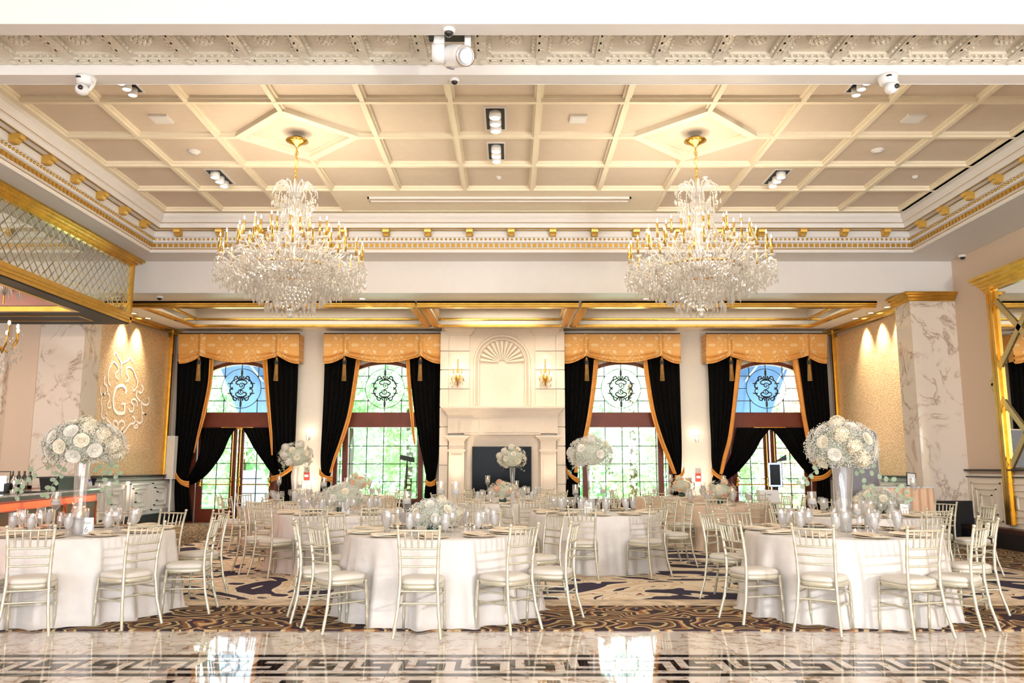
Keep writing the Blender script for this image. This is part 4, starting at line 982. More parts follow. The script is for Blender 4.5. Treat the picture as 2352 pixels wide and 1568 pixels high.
# moving head light
zy = TZ; x, y = aty(1035, 100, 7.55)[0], 7.55
t = thing('moving_head_light', 'white moving stage light with lit lens hanging from the beam', 'stage light', (x, y, 0))
zc_ = aty(1040, 125, y)[1]
MB().box(-.22,.20,-.1,.12,TZ-.04,TZ+.02).build('base_box', 'black', t)
MB().hexa([(-.17,-.12,zc_-.05),(-.05,-.12,zc_-.05),(-.05,.02,zc_-.05),(-.17,.02,zc_-.05),(-.14,-.10,TZ),(-.06,-.10,TZ),(-.06,.02,TZ),(-.14,.02,TZ)]).tube([(-.17,-.05,zc_-.02),(-.05,-.05,zc_-.02)], .10, 20).build('yoke_arm', 'plastic', t, True)
MB().box(.14,.20,-.05,.05,zc_+.02,TZ).build('yoke_arm', 'plastic', t)
hd = MB().lathe([(.0,-.20),(.07,-.20),(.105,-.15),(.115,-.02),(.105,.12),(.10,.17),(.085,.20)], 24, cap=False).build('head', 'plastic', t, True); hd.location = (.05, -.05, zc_-.045); hd.rotation_euler = (math.radians(112), 0, math.radians(38))
MB().lathe([(.085,.20),(.098,.205),(.10,.16)], 24, cap=False).build('bezel', 'chrome', hd, True)
MB().lathe([(0,.196),(.062,.196)], 24).build('lens', 'lens', hd)
MB().box(-.03,.03,-.122,-.112,-.08,-.01).build('vent_grille', 'grey', hd)
# downlights over the gold walls and header
for px, py, l_ in ((305, 741, 'alcove soffit on the bar side, the nearer one'), (338, 757, 'alcove soffit on the bar side, the farther one'), (1966, 750, 'alcove soffit on the column side, the farthest of three'), (2001, 737, 'alcove soffit on the column side, the middle of three'), (2039, 723, 'alcove soffit on the column side, the nearest of three')):
    X = AL+.27 if px < 1000 else AR-.27
    y = atx(px, py, X)[0]; t = thing('downlight', 'small glowing downlight in the '+l_, 'ceiling light', (X, y, soft(y)))
    MB().lathe([(.09,0),(.09,-.012),(.065,-.014)], 18, cap=False).build('trim_ring', 'gold', t, True); MB().lathe([(0,-.010),(.065,-.010)], 18).build('lamp_face', 'lamp', t)
    ld = bpy.data.lights.new('downlight_beam', 'SPOT'); ld.energy = DOWN_W if 'DOWN_W' in globals() else 160; ld.spot_size = math.radians(74); ld.spot_blend = 1; ld.color = (1, .82, .60); ld.shadow_soft_size = .05
    lo = bpy.data.objects.new('downlight_beam', ld); C.objects.link(lo); lo.location = (X, y, soft(y)-.06); lo.rotation_euler = (0, math.radians(10 if X < 0 else -10), 0)
for px, py, l_ in ((832, 686, 'header soffit behind the chandelier nearer the bar'), (1484, 686, 'header soffit between the chandeliers')):
    x, y = atz(px, py, 4.9); t = thing('downlight', 'small recessed downlight in the '+l_, 'ceiling light', (x, y, soft(y)))
    MB().lathe([(.08,0),(.08,-.012),(.06,-.014)], 16, cap=False).build('trim_ring', 'white', t, True); MB().lathe([(0,-.010),(.06,-.010)], 16).build('lamp_face', 'lamp', t)
# =================== chandeliers ===================
def chandelier():
    t = thing('chandelier', '', 'chandelier')
    MB().lathe([(.0,0),(.10,0),(.12,-.02),(.16,-.035),(.165,-.05),(.12,-.075),(.05,-.11),(.02,-.14),(0,-.15)], 24).build('canopy', 'gold', t, True)
    m = MB(); z = -.14; k = 0
    while z > -.90:
        pts = [(.024*math.cos(q*PI/4)*(1 if k % 2 else 0), .024*math.cos(q*PI/4)*(0 if k % 2 else 1), z-.035+.042*math.sin(q*PI/4)) for q in range(8)]
        m.tube(pts, .007, 5, closed=True); z -= .062; k += 1
    m.tube([(0,0,-.14),(0,0,-.95)], .007, 5)
    m.build('chain', 'gold', t, True)
    Z = lambda z_: z_-CZ
    # glass stem
    m = MB().lathe([(.02,-.66+.0),(.05,-.78),(.10,-.86),(.06,-.94),(.14,-1.02),(.10,-1.12),(.05,-1.2),(.09,-1.32),(.12,-1.40),(.05,-1.5),(.03,-1.8),(.10,-1.9),(.03,-2.0)], 14, cap=False)
    m.build('stem', 'crystal', t, True)
    # crown of curling glass arms
    m = MB(); dr = MB()
    for k in range(14):
        a = 2*PI*k/14; R = .30+.03*(k % 2)
        P = [(.05,-.98),(.09,-.80),(.16,-.71),(.23,-.71),(R-.01,-.78),(R,-.88)]
        m.tube([(r*math.cos(a), r*math.sin(a), z_) for r, z_ in P], [.013,.014,.014,.013,.010,.006], 5)
        for q in range(5):
            r = R-.05*q; 
            if r > .07: dr.octa((r*math.cos(a+.04*q), r*math.sin(a+.04*q), -.96-.02*q-.03*(k % 3)), .016, .10)
            dr.octa((.27*math.cos(a+.2), .27*math.sin(a+.2), -.88-.045*q), .012, .04)
    for k in range(3):
        for q in range(28):
            a = 2*PI*q/28+k; r = .17+.03*k; dr.octa((r*math.cos(a), r*math.sin(a), -1.05-.05*k), .016, .06)
    m.build('crown_arms', 'crystal', t, True); stuff(dr.build('crown_drops', 'crystal', t))
    # bead strands from crown down to the ring of arms
    m = MB()
    for k in range(18):
        a = 2*PI*k/18
        for q in range(22):
            u = q/21; r = .16+.30*u**1.5; z_ = -1.12-.62*u; m.octa((r*math.cos(a), r*math.sin(a), z_), .017, .036)
    stuff(m.build('bead_strand', 'crystal', t))
    # arms and candles
    for (R, zb, n, off) in ((1.00, -1.86, 24, 0), (.74, -1.62, 18, .1), (.50, -1.62+.06, 10, .2)):
        for k in range(n):
            a = 2*PI*(k+off)/n; c, s = math.cos(a), math.sin(a)
            P = [(.06,-1.95),(.06+R*.25,-2.05),(R*.55,-2.06 if R > .8 else -1.98),(R*.85,-1.98 if R > .8 else zb-.16),(R,zb-.03)]
            arm = MB().tube([(r*c, r*s, z_) for r, z_ in P], .010, 5).lathe([(.01,-.03),(.045,-.02),(.05,.0),(.015,.01)], 10, (R*c, R*s, zb))
            ar = arm.build('arm', 'crystal', t, True)
            MB().lathe([(.015,0),(.015,.225),(0,.23)], 8, (R*c, R*s, zb)).build('candle_sleeve', 'gold', ar, True)
            MB().lathe([(0,.0),(.010,.012),(.011,.03),(.004,.055),(0,.065)], 7, (R*c, R*s, zb+.228)).build('bulb', 'bulb', ar, True)
    # hanging drops under the arms
    dr = MB(); random.seed(3)
    for k in range(1300):
        a = random.uniform(0, 2*PI); u = random.random(); r = .55+.52*u**.8
        zt = -1.94+random.uniform(-.05,.05); zl = -2.56+.44*r/1.05+random.uniform(-.04,.03)
        z_ = random.uniform(zl, zt) if random.random() < .6 else zl
        dr.octa((r*math.cos(a), r*math.sin(a), z_), random.uniform(.012,.019), random.uniform(.04,.075))
    for R in (1.05, .92, .8, .68, .56, .44, .32, .2):
        n = int(R*34)
        for k in range(n):
            a = 2*PI*k/n
            zb_ = -2.62+.46*R/1.05
            for q in range(3): dr.octa((R*math.cos(a), R*math.sin(a), zb_+.20-.055*q-(.03 if k % 2 else 0)), .013, .05)
            dr.octa((R*math.cos(a), R*math.sin(a), zb_-(.04 if k % 2 else 0)), .02, .10)
    stuff(dr.build('arm_drops', 'crystal', t))
    # scrolling glass leaves among the arms
    lf = MB()
    for k in range(48):
        a = 2*PI*k/48; r0 = random.uniform(.45,.9); 
        lf.tube([((r0+.10*math.cos(q*.7))*math.cos(a+.02*q), (r0+.10*math.cos(q*.7))*math.sin(a+.02*q), -1.92+.10*math.sin(q*.7)+random.uniform(-.01,.01)) for q in range(7)], .008, 4)
    stuff(lf.build('scroll_leaves', 'crystal', t, True))
    # basket
    bs = MB()
    for q in range(15):
        u = q/14; z_ = -2.00-.58*u; R = .60*(1-u**1.5)+.04
        n = max(8, int(R*95))
        for k in range(n):
            a = 2*PI*(k+.5*(q % 2))/n; bs.octa((R*math.cos(a), R*math.sin(a), z_), .021, .062)
    for q in range(3):
        R = .58-.12*q
        for k in range(26): a = 2*PI*k/26; bs.octa((R*math.cos(a), R*math.sin(a), -2.28-.14*q), .02, .13)
    stuff(bs.build('basket_crystals', 'crystal', t))
    MB().lathe([(.60,-2.0),(.63,-1.99),(.63,-1.97),(.60,-1.965)], 36, cap=False).build('basket_ring', 'gold', t, True)
    MB().ball((0,0,-2.64), .05, 12, 8).build('finial_ball', 'crystal', t, True)
    return t
chO = Once(chandelier())
for k, l_ in ((0, 'the one nearer the bar'), (1, 'the one nearer the mirror wall')):
    c = chO.put((cxs[k], GYC, CZ), .1*k, 'large tiered crystal chandelier with gold candles, '+l_, 'pair of crystal chandeliers')
    for dz, e, R_, n_ in ((-1.36, 26, .86, 6), (-.35, 8, 0, 1)):
      for j_ in range(n_):
        ld = bpy.data.lights.new('chandelier_glow', 'POINT'); ld.energy = e*.95; ld.color = (1, .82, .60); ld.shadow_soft_size = .12 if dz < -1 else .12
        lo = bpy.data.objects.new('chandelier_glow', ld); C.objects.link(lo); lo.location = (cxs[k]+R_*math.cos(j_*PI/3), GYC+R_*math.sin(j_*PI/3), CZ+dz)
# small pendant in the bar bay
px_, py_ = aty(-2, 800, 13.4)
t = thing('bar_chandelier', 'small crystal candle pendant hanging in the rose tray over the bar', 'chandelier', (px_, 13.4, 0))
m = MB().tube([(0,0,5.1),(0,0,4.1)], .012, 6); m.build('rod', 'gold', t)
m = MB()
for k in range(10):
    a = 2*PI*k/10; m.tube([(0,0,4.25),(.12*math.cos(a),.12*math.sin(a),4.42),(.24*math.cos(a),.24*math.sin(a),4.36),(.27*math.cos(a),.27*math.sin(a),4.2)], .016, 5)
m.build('crown_arms', 'crystal', t, True)
for k in range(8):
    a = 2*PI*k/8+.2; R = .26; z_ = 3.62+.1*(k % 2)
    ar = MB().tube([(0,0,3.4),(R*.5*math.cos(a),R*.5*math.sin(a),3.3),(R*math.cos(a),R*math.sin(a),z_-.17)], .012, 5).tube([(R*math.cos(a),R*math.sin(a),z_-.17),(R*math.cos(a),R*math.sin(a),z_)], .014, 6).build('arm', 'goldpaint', t, True)
    MB().ball((R*math.cos(a),R*math.sin(a),z_+.04), .024, 7, 5, sc=(1,1,1.7)).build('bulb', 'bulb', ar, True)
m = MB()
for k in range(120): a = random.uniform(0,2*PI); r = random.uniform(.05,.34); m.octa((r*math.cos(a), r*math.sin(a), random.uniform(2.95,3.5)+r*.3), .018, .08)
stuff(m.build('crystal_drops', 'crystal', t))
# =================== tables ===================
T = {'A': (-4.39,8.5), 'B': (-.73,8.5), 'Q': (3.32,8.5), 'D': (-2.47,12.15), 'E': (1.20,12.15), 'G': (4.9,11.6), 'H': (-3.97,15.6), 'I': (-.08,15.9), 'J': (3.8,15.3), 'K': (-3.6,19.2), 'L': (.1,19.4), 'P': (3.75,18.8)}
TN = {'A': 'front table by the bar', 'B': 'front middle table', 'Q': 'front table by the mirror wall', 'D': 'second row bar side table', 'E': 'second row middle table', 'G': 'second row mirror side table',
      'H': 'third row bar side table', 'I': 'third row middle table', 'J': 'third row column side table', 'K': 'back row bar side table', 'L': 'back row middle table', 'P': 'back row column side table'}
TC = {k: ('cloth_shade' if k in 'JKP' else 'cloth') for k in T}
CL = ['six', 'five', 'four', 'three', 'two', 'one', 'twelve', 'eleven', 'ten', 'nine', 'eight', 'seven']
tabm = None
def cloth_mesh(seed):
    rnd = random.Random(seed); ph = rnd.uniform(0, 6); k1, k2 = rnd.choice([15,17,19]), rnd.choice([24,27,29])
    R = .925
    def fold(a, r, z):
        if z > .73: return 0
        d = (.75-z)/.75
        return d*(.048*math.sin(k1*a+ph)+.030*math.sin(k2*a+2*ph)+.014*math.sin(41*a))+.02*d
    m = MB(); prof = [(0,.768),(.4,.768),(R-.02,.768),(R,.762),(R+.006,.745)]+[(R+.01+.05*k/9, .74-.725*k/9) for k in range(1, 10)]+[(R+.10, .015)]
    m.lathe(prof, 168, cap=False, fold=fold); return m
tt = {}
for i, (k, (x, y)) in enumerate(T.items()):
    if tabm is None:
        t = thing('banquet_table', '', 'table')
        MB().lathe([(0,.735),(.905,.735),(.905,.765-.001),(0,.764)], 40).build('tabletop', 'wood', t)
        for q in range(4): MB().tube([(.55*math.cos(PI/4+q*PI/2),.55*math.sin(PI/4+q*PI/2),.735),(.6*math.cos(PI/4+q*PI/2),.6*math.sin(PI/4+q*PI/2),.013)], .015, 6).build('leg', 'chrome', t)
        tabm = Once(t)
    tabm.put((x, y, 0), 0, 'round folding table under the cloth of the '+TN[k], 'round banquet tables')
    c = cloth_mesh(i).build('tablecloth', TC[k], None, True); c.location = (x, y, 0)
    tag(c, ('shade-toned ivory' if TC[k] == 'cloth_shade' else 'ivory')+' damask cloth to the floor over the '+TN[k], 'tablecloth', 'floor length tablecloths')
# =================== chairs ===================
def bamboo(m, pts, r, every=.11, n=7):
    P = [Vector(p) for p in pts]; out = []; rs = []
    for i in range(len(P)-1):
        L_ = (P[i+1]-P[i]).length; k = max(1, round(L_/every))
        for q in range(k):
            u0 = q/k; d = .009/L_
            for u, rr in ((u0, r*(1.22 if q or i else 1)), (min(u0+d, .99), r*1.22), (min(u0+2*d, .995), r)):
                out.append(P[i].lerp(P[i+1], u)); rs.append(rr)
    out.append(P[-1]); rs.append(r); m.tube(out, rs, n); return m
def bpath(s, z):
    """back post centreline x,y for height z"""
    pts = [(0,.200,-.262),(.22,.172,-.205),(.44,.158,-.178),(.60,.160,-.182),(.76,.167,-.205),(.92,.178,-.240)]
    for a, c in zip(pts, pts[1:]):
        if z <= c[0]: u = (z-a[0])/(c[0]-a[0]); return (s*(a[1]+(c[1]-a[1])*u), a[2]+(c[2]-a[2])*u)
    return (s*pts[-1][1], pts[-1][2])
def chair():
    t = thing('chiavari_chair', '', 'chair')
    def seat_outline(f):
        P = []
        for k in range(32):
            a = 2*PI*k/32; ca, sa = math.cos(a), math.sin(a); e = .62
            x = abs(ca)**e*(1 if ca > 0 else -1); y = abs(sa)**e*(1 if sa > 0 else -1)
            wd = .178+.022*(y+1)/2; P.append((x*wd*f, y*.195*f+.005))
        return P
    m = MB(); L_ = []
    for f, z in ((.99,.438),(1.0,.452),(.985,.470),(.90,.482),(.6,.489),(.0001,.491)): L_ += [(x, y, z) for x, y in seat_outline(f)]
    m.add(L_, [tuple(reversed(range(32)))]+[(i*32+j, i*32+(j+1) % 32, (i+1)*32+(j+1) % 32, (i+1)*32+j) for i in range(5) for j in range(32)])
    m.build('seat_cushion', 'cushion', t, True)
    m = MB(); L_ = []
    for f, z in ((.93,.395),(1.0,.40),(1.0,.436),(.95,.438)): L_ += [(x, y, z) for x, y in seat_outline(f)]
    m.add(L_, [tuple(reversed(range(32)))]+[(i*32+j, i*32+(j+1) % 32, (i+1)*32+(j+1) % 32, (i+1)*32+j) for i in range(3) for j in range(32)])
    m.build('seat_frame', 'champ', t, True)
    for s in (-1, 1):
        m = MB(); bamboo(m, [(*bpath(s, z), z) for z in (.012,.22,.44,.60,.76,.905)], .0125, .10, 8)
        x, y = bpath(s, .92); m.ball((x, y, .918), .0165, 8, 6, sc=(1,1,.9))
        m.build('back_leg', 'champ', t, True)
        m = MB(); bamboo(m, [(s*.172,.165,.43),(s*.178,.178,.22),(s*.180,.185,.012)], .0125, .10, 8)
        m.build('front_leg', 'champ', t, True)
    def rail(z, r=.0085, bow=.022, nm='rail'):
        a = bpath(-1, z); c = bpath(1, z); m = MB(); P = []
        for k in range(7): u = k/6; P.append((a[0]+(c[0]-a[0])*u, a[1]-bow*math.sin(PI*u), z))
        bamboo(m, P, r, .055, 7); m.build(nm, 'champ', t, True)
    for z in (.885, .735, .662, .588): rail(z)
    for k in range(5):
        u = (k+1)/6; m = MB(); 
        z0, z1 = .737, .883; a0, a1 = bpath(-1, z0), bpath(-1, z1)
        x0 = a0[0]*(1-2*u); x1 = a1[0]*(1-2*u); bamboo(m, [(x0, a0[1]-.022*math.sin(PI*u), z0), (x1, a1[1]-.022*math.sin(PI*u), z1)], .0072, .05, 6)
        m.build('spindle', 'champ', t, True)
    def st2(a, c): m = MB(); bamboo(m, [a, c], .0075, .07, 6); m.build('stretcher', 'champ', t, True)
    for z in (.34, .25):
        for s in (-1, 1):
            x, y = bpath(s, z); st2((x, y, z), (s*.177, .175, z))
    for z in (.385, .29): a, c = bpath(-1, z), bpath(1, z); st2((*a, z), (*c, z))
    for z in (.35, .22): st2((-.176,.176,z), (.176,.176,z))
    return t
CO = Once(chair())
# (table, px, py of the middle of the top rail, small turn in degrees)
CH = [('A',72,1217,8),('A',337,1207,8),('A',495,1190,10),('A',506,1180,0),('A',416,1180,0),('A',262,1179,0),('A',85,1183,0),('A',-95,1214,0),
      ('B',962,1217,0),('B',730,1212,-8),('B',686,1204,-5),('B',1204,1212,10),('B',1320,1204,8),('B',1275,1187,0),('B',880,1170,0),('B',1118,1181,0),('B',765,1190,0),
      ('Q',1866,1211,-6),('Q',1676,1204,-8),('Q',1624,1190,0),('Q',1646,1182,0),('Q',2124,1216,8),('Q',2222,1206,12),('Q',2268,1198,5),('Q',2150,1190,0),('Q',1795,1178,0),
      ('D',720,1170,4),('D',602,1167,0),('D',556,1163,0),('D',585,1155,0),('D',896,1151,0),('D',668,1152,0),('D',965,1150,0),('D',860,1167,0),
      ('E',1163,1160,0),('E',1337,1169,5),('E',1513,1165,8),('E',1584,1160,0),('E',1550,1155,0),('E',1262,1150,0),('E',1400,1148,0),
      ('G',1810,1163,0),('G',2157,1174,0),('G',2172,1158,0),('G',2269,1165,10),('G',1885,1155,0),('G',1990,1152,0),('G',1785,1158,0),
      ('H',521,1144,0),('H',503,1141,0),('H',560,1137,0),('H',627,1147,0),('H',840,1138,0),('H',775,1143,0),
      ('I',1090,1146,0),('I',1215,1147,0),('I',1272,1138,0),('I',1066,1133,0),('I',1002,1136,0),('I',1310,1140,0),
      ('J',1646,1148,0),('J',1740,1148,0),('J',1487,1140,0),('J',1543,1145,0),('J',1808,1140,0),('J',1738,1136,0),('J',1833,1141,0),
      ('K',900,1129,0),('K',921,1127,0),('K',855,1123,0),('K',690,1127,0),('K',720,1131,0),
      ('L',1258,1125,0),('L',1291,1128,0),('L',1078,1126,0),('L',1100,1129,0),('L',1212,1129,0),
      ('P',1408,1126,0),('P',1429,1128,0),('P',1454,1126,0),('P',1508,1133,0),('P',1670,1130,0)]
used = {}; placed = []
for tk, px, py, turn in CH:
    tx, ty = T[tk]; x, y = atz(px, py, .885)
    d = math.hypot(x-tx, y-ty); dw = min(1.66, max(1.42, d))
    # slide along the line of sight until the chair stands at the table
    best = None; r = ray(px, py); k = r[0]/r[1]
    A_ = k*k+1; B_ = -2*(k*tx+ty); C_ = tx*tx+ty*ty-dw*dw; disc_ = B_*B_-4*A_*C_
    if disc_ > 0:
        for s in (-1, 1):
            yy = (-B_+s*math.sqrt(disc_))/(2*A_)
            if best is None or abs(yy-y) < abs(best-y): best = yy
    else: best = -B_/(2*A_)
    bx, by = k*best, best
    dx, dy = tx-bx, ty-by; L_ = math.hypot(dx, dy); ang = math.atan2(dy, dx)+math.radians(turn)
    # keep chairs of one table apart
    rr = max(L_, 1.40)
    phi = math.atan2(-dy, -dx)
    for it in range(20):
        hit = False
        for (t2, p2) in placed:
            if t2 == tk:
                df = (phi-p2+PI) % (2*PI)-PI
                if abs(df) < .43: phi = p2+(.435 if df >= 0 else -.435); hit = True
        if not hit: break
    if L_ > 1.3 or True:
        placed.append((tk, phi))
    bx, by = tx+rr*math.cos(phi), ty+rr*math.sin(phi); ang = phi+PI+math.radians(turn)
    sx, sy = bx+.23*math.cos(ang), by+.23*math.sin(ang)
    sec = round((phi+PI/2)/(PI/6)) % 12
    for off in (0, 1, -1, 2, -2, 3, -3, 4, 5, 6):
        if (tk, (sec+off) % 12) not in used: sec = (sec+off) % 12; break
    used[(tk, sec)] = 1
    CO.put((sx, sy, 0), ang-PI/2, "champagne bamboo chair, %s o'clock seat of the %s" % (CL[sec], TN[tk]), 'chairs around the '+TN[tk])
# =================== place settings ===================
def wine_prof(h, rb, s=1.0): return [(.032*s,.0),(.034*s,.003),(.006,.008),(.0045,h*.45),(.012,h*.5),(rb,h*.66),(rb*1.02,h*.75),(rb*.82,h)]
g = thing('water_goblet', '', 'glass')
MB().lathe([(.034,0),(.035,.004),(.010,.012),(.008,.035),(.014,.05),(.036,.075),(.042,.11),(.043,.172)], 14, cap=False).build('bowl', 'glass', g, True)
MB().lathe([(.012,.052),(.033,.076),(.039,.11),(.039,.140),(0,.145)], 12, cap=False).build('iced_water', 'water', g, True)
GO = Once(g)
g = MB().lathe(wine_prof(.215,.040), 14, cap=False).build('wine_glass', 'glass', None, True); tag(g, '', 'glass'); WO = Once(g)
g = MB().lathe(wine_prof(.185,.030), 12, cap=False).build('champagne_glass', 'glass', None, True); tag(g, '', 'glass'); FO = Once(g)
g = thing('charger_plate', '', 'plate'); MB().lathe([(0,.002),(.10,.002),(.16,.012),(.162,.016),(.11,.008),(0,.008)], 30, cap=False).build('plate', 'charger', g, True); PO = Once(g)
def napk():
    m = MB()
    def fn(u, v):
        w = (.5+.9*abs(v-.35)) if v > .35 else .55
        return ((u-.5)*.16*w*1.3, (v-.5)*.36, .012+.012*math.sin(u*PI)+.006*math.sin(u*9)*(v)+.006*math.sin(v*7))
    m.grid(fn, 8, 8); n = len(m.v)
    m.add([(x, y, .004) for x, y, z in m.v[:n]], [tuple(reversed(f)) for f in m.f[:64]])
    e = [(-.06,-.17),(.06,-.17),(.07,.0),(.1,.17),(-.1,.17),(-.07,0)]
    m.prism(e, 'z', .003, .012)
    return m
g = napk().build('folded_napkin', 'napkin', None, True); tag(g, '', 'napkin'); NO = Once(g)
g = thing('salt_shaker', '', 'salt shaker'); MB().lathe([(.018,0),(.019,.02),(.014,.055),(.013,.07)], 10).build('body', 'glass', g, True); MB().lathe([(.015,.07),(.015,.085),(.006,.098),(0,.1)], 10).build('cap', 'chrome', g, True); SO = Once(g)
TT = .770
near = 'ABQDEG'
for k, (tx, ty) in T.items():
    n = 10 if k in near else 8
    for q in range(n):
        sec = q if n == 10 else q
        clock = CL[round(q*12/n) % 12]
        a = -PI/2+2*PI*q/n+(.15 if k in 'ADH' else 0); ca, sa = math.cos(a), math.sin(a)
        w = "at %s o'clock on the %s" % (clock, TN[k])
        jr = random.uniform(-.06, .06)
        if k in near:
            PO.put((tx+.745*ca, ty+.745*sa, TT), a, 'gold charger plate '+w, 'charger plates')
        NO.put((tx+.75*ca, ty+.75*sa, TT+(.016 if k in near else 0)), a+PI/2+random.uniform(-.3,.3), 'folded napkin '+w, 'folded napkins')
        b_ = a+.20
        GO.put((tx+.56*math.cos(b_), ty+.56*math.sin(b_), TT), 0, 'iced water goblet '+w, 'water goblets', (1.05,1.05,1.22))
        b_ = a+.36
        WO.put((tx+(.53+jr)*math.cos(b_), ty+(.53+jr)*math.sin(b_), TT), 0, 'empty wine glass '+w, 'wine glasses', (1.12,1.12,1.08))
        if k in near and q % 2 == 0:
            b_ = a+.02; FO.put((tx+.47*math.cos(b_), ty+.47*math.sin(b_), TT), 0, 'slim tasting glass '+w, 'slim tasting glasses')
for k, dx, dy in (('B',.28,-.24),('Q',.10,-.42),('A',-.1,-.3)):
    for j in (0, 1): SO.put((T[k][0]+dx+j*.05, T[k][1]+dy, TT), 0, ('clear salt shaker' if j == 0 else 'clear pepper shaker')+' with chrome cap on the '+TN[k], 'salt and pepper shakers')
# table number cards
def card(k, px, txt, script=False):
    tx, ty = T[k]; y = ty-.42; x = (px-CX)/F*(y*ct+.1)
    t = thing('table_number_card', 'white card with %s standing on the %s' % ('number '+txt if txt else 'printed lines', TN[k]), 'table card', (x, y, TT), .1)
    MB().hexa([(-.055,-.02,0),(.055,-.02,0),(.055,-.017,0),(-.055,-.017,0),(-.055,.0,.165),(.055,.0,.165),(.055,.003,.165),(-.055,.003,.165)]).hexa([(-.055,.04,0),(.055,.04,0),(.055,.043,0),(-.055,.043,0),(-.055,.003,.165),(.055,.003,.165),(.055,.006,.165),(-.055,.006,.165)]).build('folded_card', 'paper', t)
    for s_, z, sz in (('Table', .105, .034), (txt, .03, .075)):
        if not s_: continue
        cu = bpy.data.curves.new('lettering', 'FONT'); cu.body = s_; cu.size = sz; cu.align_x = 'CENTER'; cu.extrude = .0006; cu.shear = .3 if s_ == 'Table' else 0; cu.materials.append(M['ink'])
        tmp = bpy.data.objects.new('lettering', cu); C.objects.link(tmp); bpy.context.view_layer.update(); me = bpy.data.meshes.new_from_object(tmp.evaluated_get(bpy.context.evaluated_depsgraph_get())); bpy.data.objects.remove(tmp); o = bpy.data.objects.new('lettering', me); C.objects.link(o); o.parent = t; o.location = (0, -.0215+z*.1212, z); o.rotation_euler = (PI/2-.12, 0, 0)
card('A', 222, '6'); card('D', 800, '8'); card('E', 1348, '10'); card('G', 2062, '12')
# =================== candle holders ===================
def holder(h, r, gh, stem=True):
    t = thing('candle_holder', '', 'candle holder')
    if stem: p = [(.05,0),(.052,.004),(.012,.014),(.007,h*.4),(.009,h-.05),(r*.6,h-.02),(r,h),(r,h+gh)]
    else: p = [(r,0),(r,gh)]
    MB().lathe(p, 16, cap=False).build('glass_holder', 'glass', t, True)
    z = (h if stem else 0)+.02
    w = z if stem else gh*.45
    MB().lathe([(0,z-.01),(r*.93,z-.005),(r*.93,w+.03),(0,w+.03)], 14, cap=False).build('water_fill', 'water', t, True)
    c = MB().lathe([(0,w+.022),(r*.78,w+.025),(r*.82,w+.045),(r*.70,w+.052),(0,w+.05)], 14, cap=False).build('floating_candle', 'candle', t, True)
    MB().lathe([(0,w+.055),(.008,w+.064),(.006,w+.082),(0,w+.10)], 8).build('flame', 'flame', c, True)
    return t
HO = {'tall': Once(holder(.36,.045,.14)), 'mid': Once(holder(.26,.045,.14)), 'low': Once(holder(.16,.042,.12)), 'cyl': Once(holder(0,.05,.28,False))}
v = thing('votive_candle', '', 'candle'); MB().lathe([(.02,0),(.03,.01),(.034,.06)], 12, cap=False).build('cup', 'glass', v, True); MB().lathe([(0,.012),(.028,.015),(.03,.035),(0,.036)], 10, cap=False).build('wax', 'candle', v, True); MB().lathe([(0,.038),(.007,.046),(.005,.06),(0,.072)], 8).build('flame', 'flame', v, True)
VO = Once(v)
# (kind, table, px, offset in depth, words)
for kd, k, px, dy, wd in (('mid','A',127,-.15,'beside the tall vase, bar side'),('cyl','A',182,-.45,'directly before the tall vase'),('tall','A',245,.05,'the tallest beside the tall vase'),
    ('mid','B',934,.15,'behind the low bouquet, bar side'),('tall','B',1012,.25,'the tallest, behind the low bouquet'),('tall','B',1046,.0,'right behind the salt shaker'),
    ('mid','Q',1866,.05,'beside flared vase'),('low','Q',1968,-.05,'by the flared vase foot'),('cyl','Q',1995,.1,'past the flared vase'),
    ('mid','D',709,.2,'by the napkins'),('tall','D',743,.25,'tallest by the flowers'),('tall','D',796,.1,'just above the number card'),
    ('mid','E',1322,.2,'bar side of card'),('mid','E',1386,.15,'mirror side of card'),
    ('tall','G',2100,.15,'behind the number card'),('low','G',1990,.0,'before the low bouquet'),
    ('tall','H',640,-.2,'bar side of the tall vase'),('mid','H',688,.25,'behind the tall vase'),('low','H',712,.0,'low one past the tall vase'),
    ('tall','I',1120,.2,'bar side of the blush flowers'),('mid','I',1152,.4,'behind the blush flowers'),('mid','I',1186,.3,'past the blush flowers'),('low','I',1205,.0,'lowest one, mirror side'),('low','I',1173,-.3,'low one before the blush flowers'),
    ('tall','J',1663,.35,'tallest behind the peach flowers'),('mid','J',1615,.0,'bar side of the peach flowers'),('low','J',1682,-.35,'low one glowing before the peach flowers'),
    ('tall','P',1540,.2,'bar side of the peach flowers'),('tall','P',1585,.3,'mirror side of the peach flowers'),('tall','K',805,-.2,'before the peach flowers')):
    tx, ty = T[k]; y = ty+dy; x = (px-CX)/F*(y*ct-.06)
    HO[kd].put((x, y, TT), 0, 'stemmed candle glass on the %s, %s' % (TN[k], wd) if kd != 'cyl' else 'straight candle cylinder on the %s, %s' % (TN[k], wd), 'floating candle holders')
for k, dx, dy, wd in (('B',.36,-.05,'by the shakers'),('Q',-.05,-.5,'by the vase foot'),('I',-.3,-.4,'near rim'),('E',.1,-.3,'by the card')):
    VO.put((T[k][0]+dx, T[k][1]+dy, TT), 0, 'small votive candle on the %s, %s' % (TN[k], wd), 'votive candles')
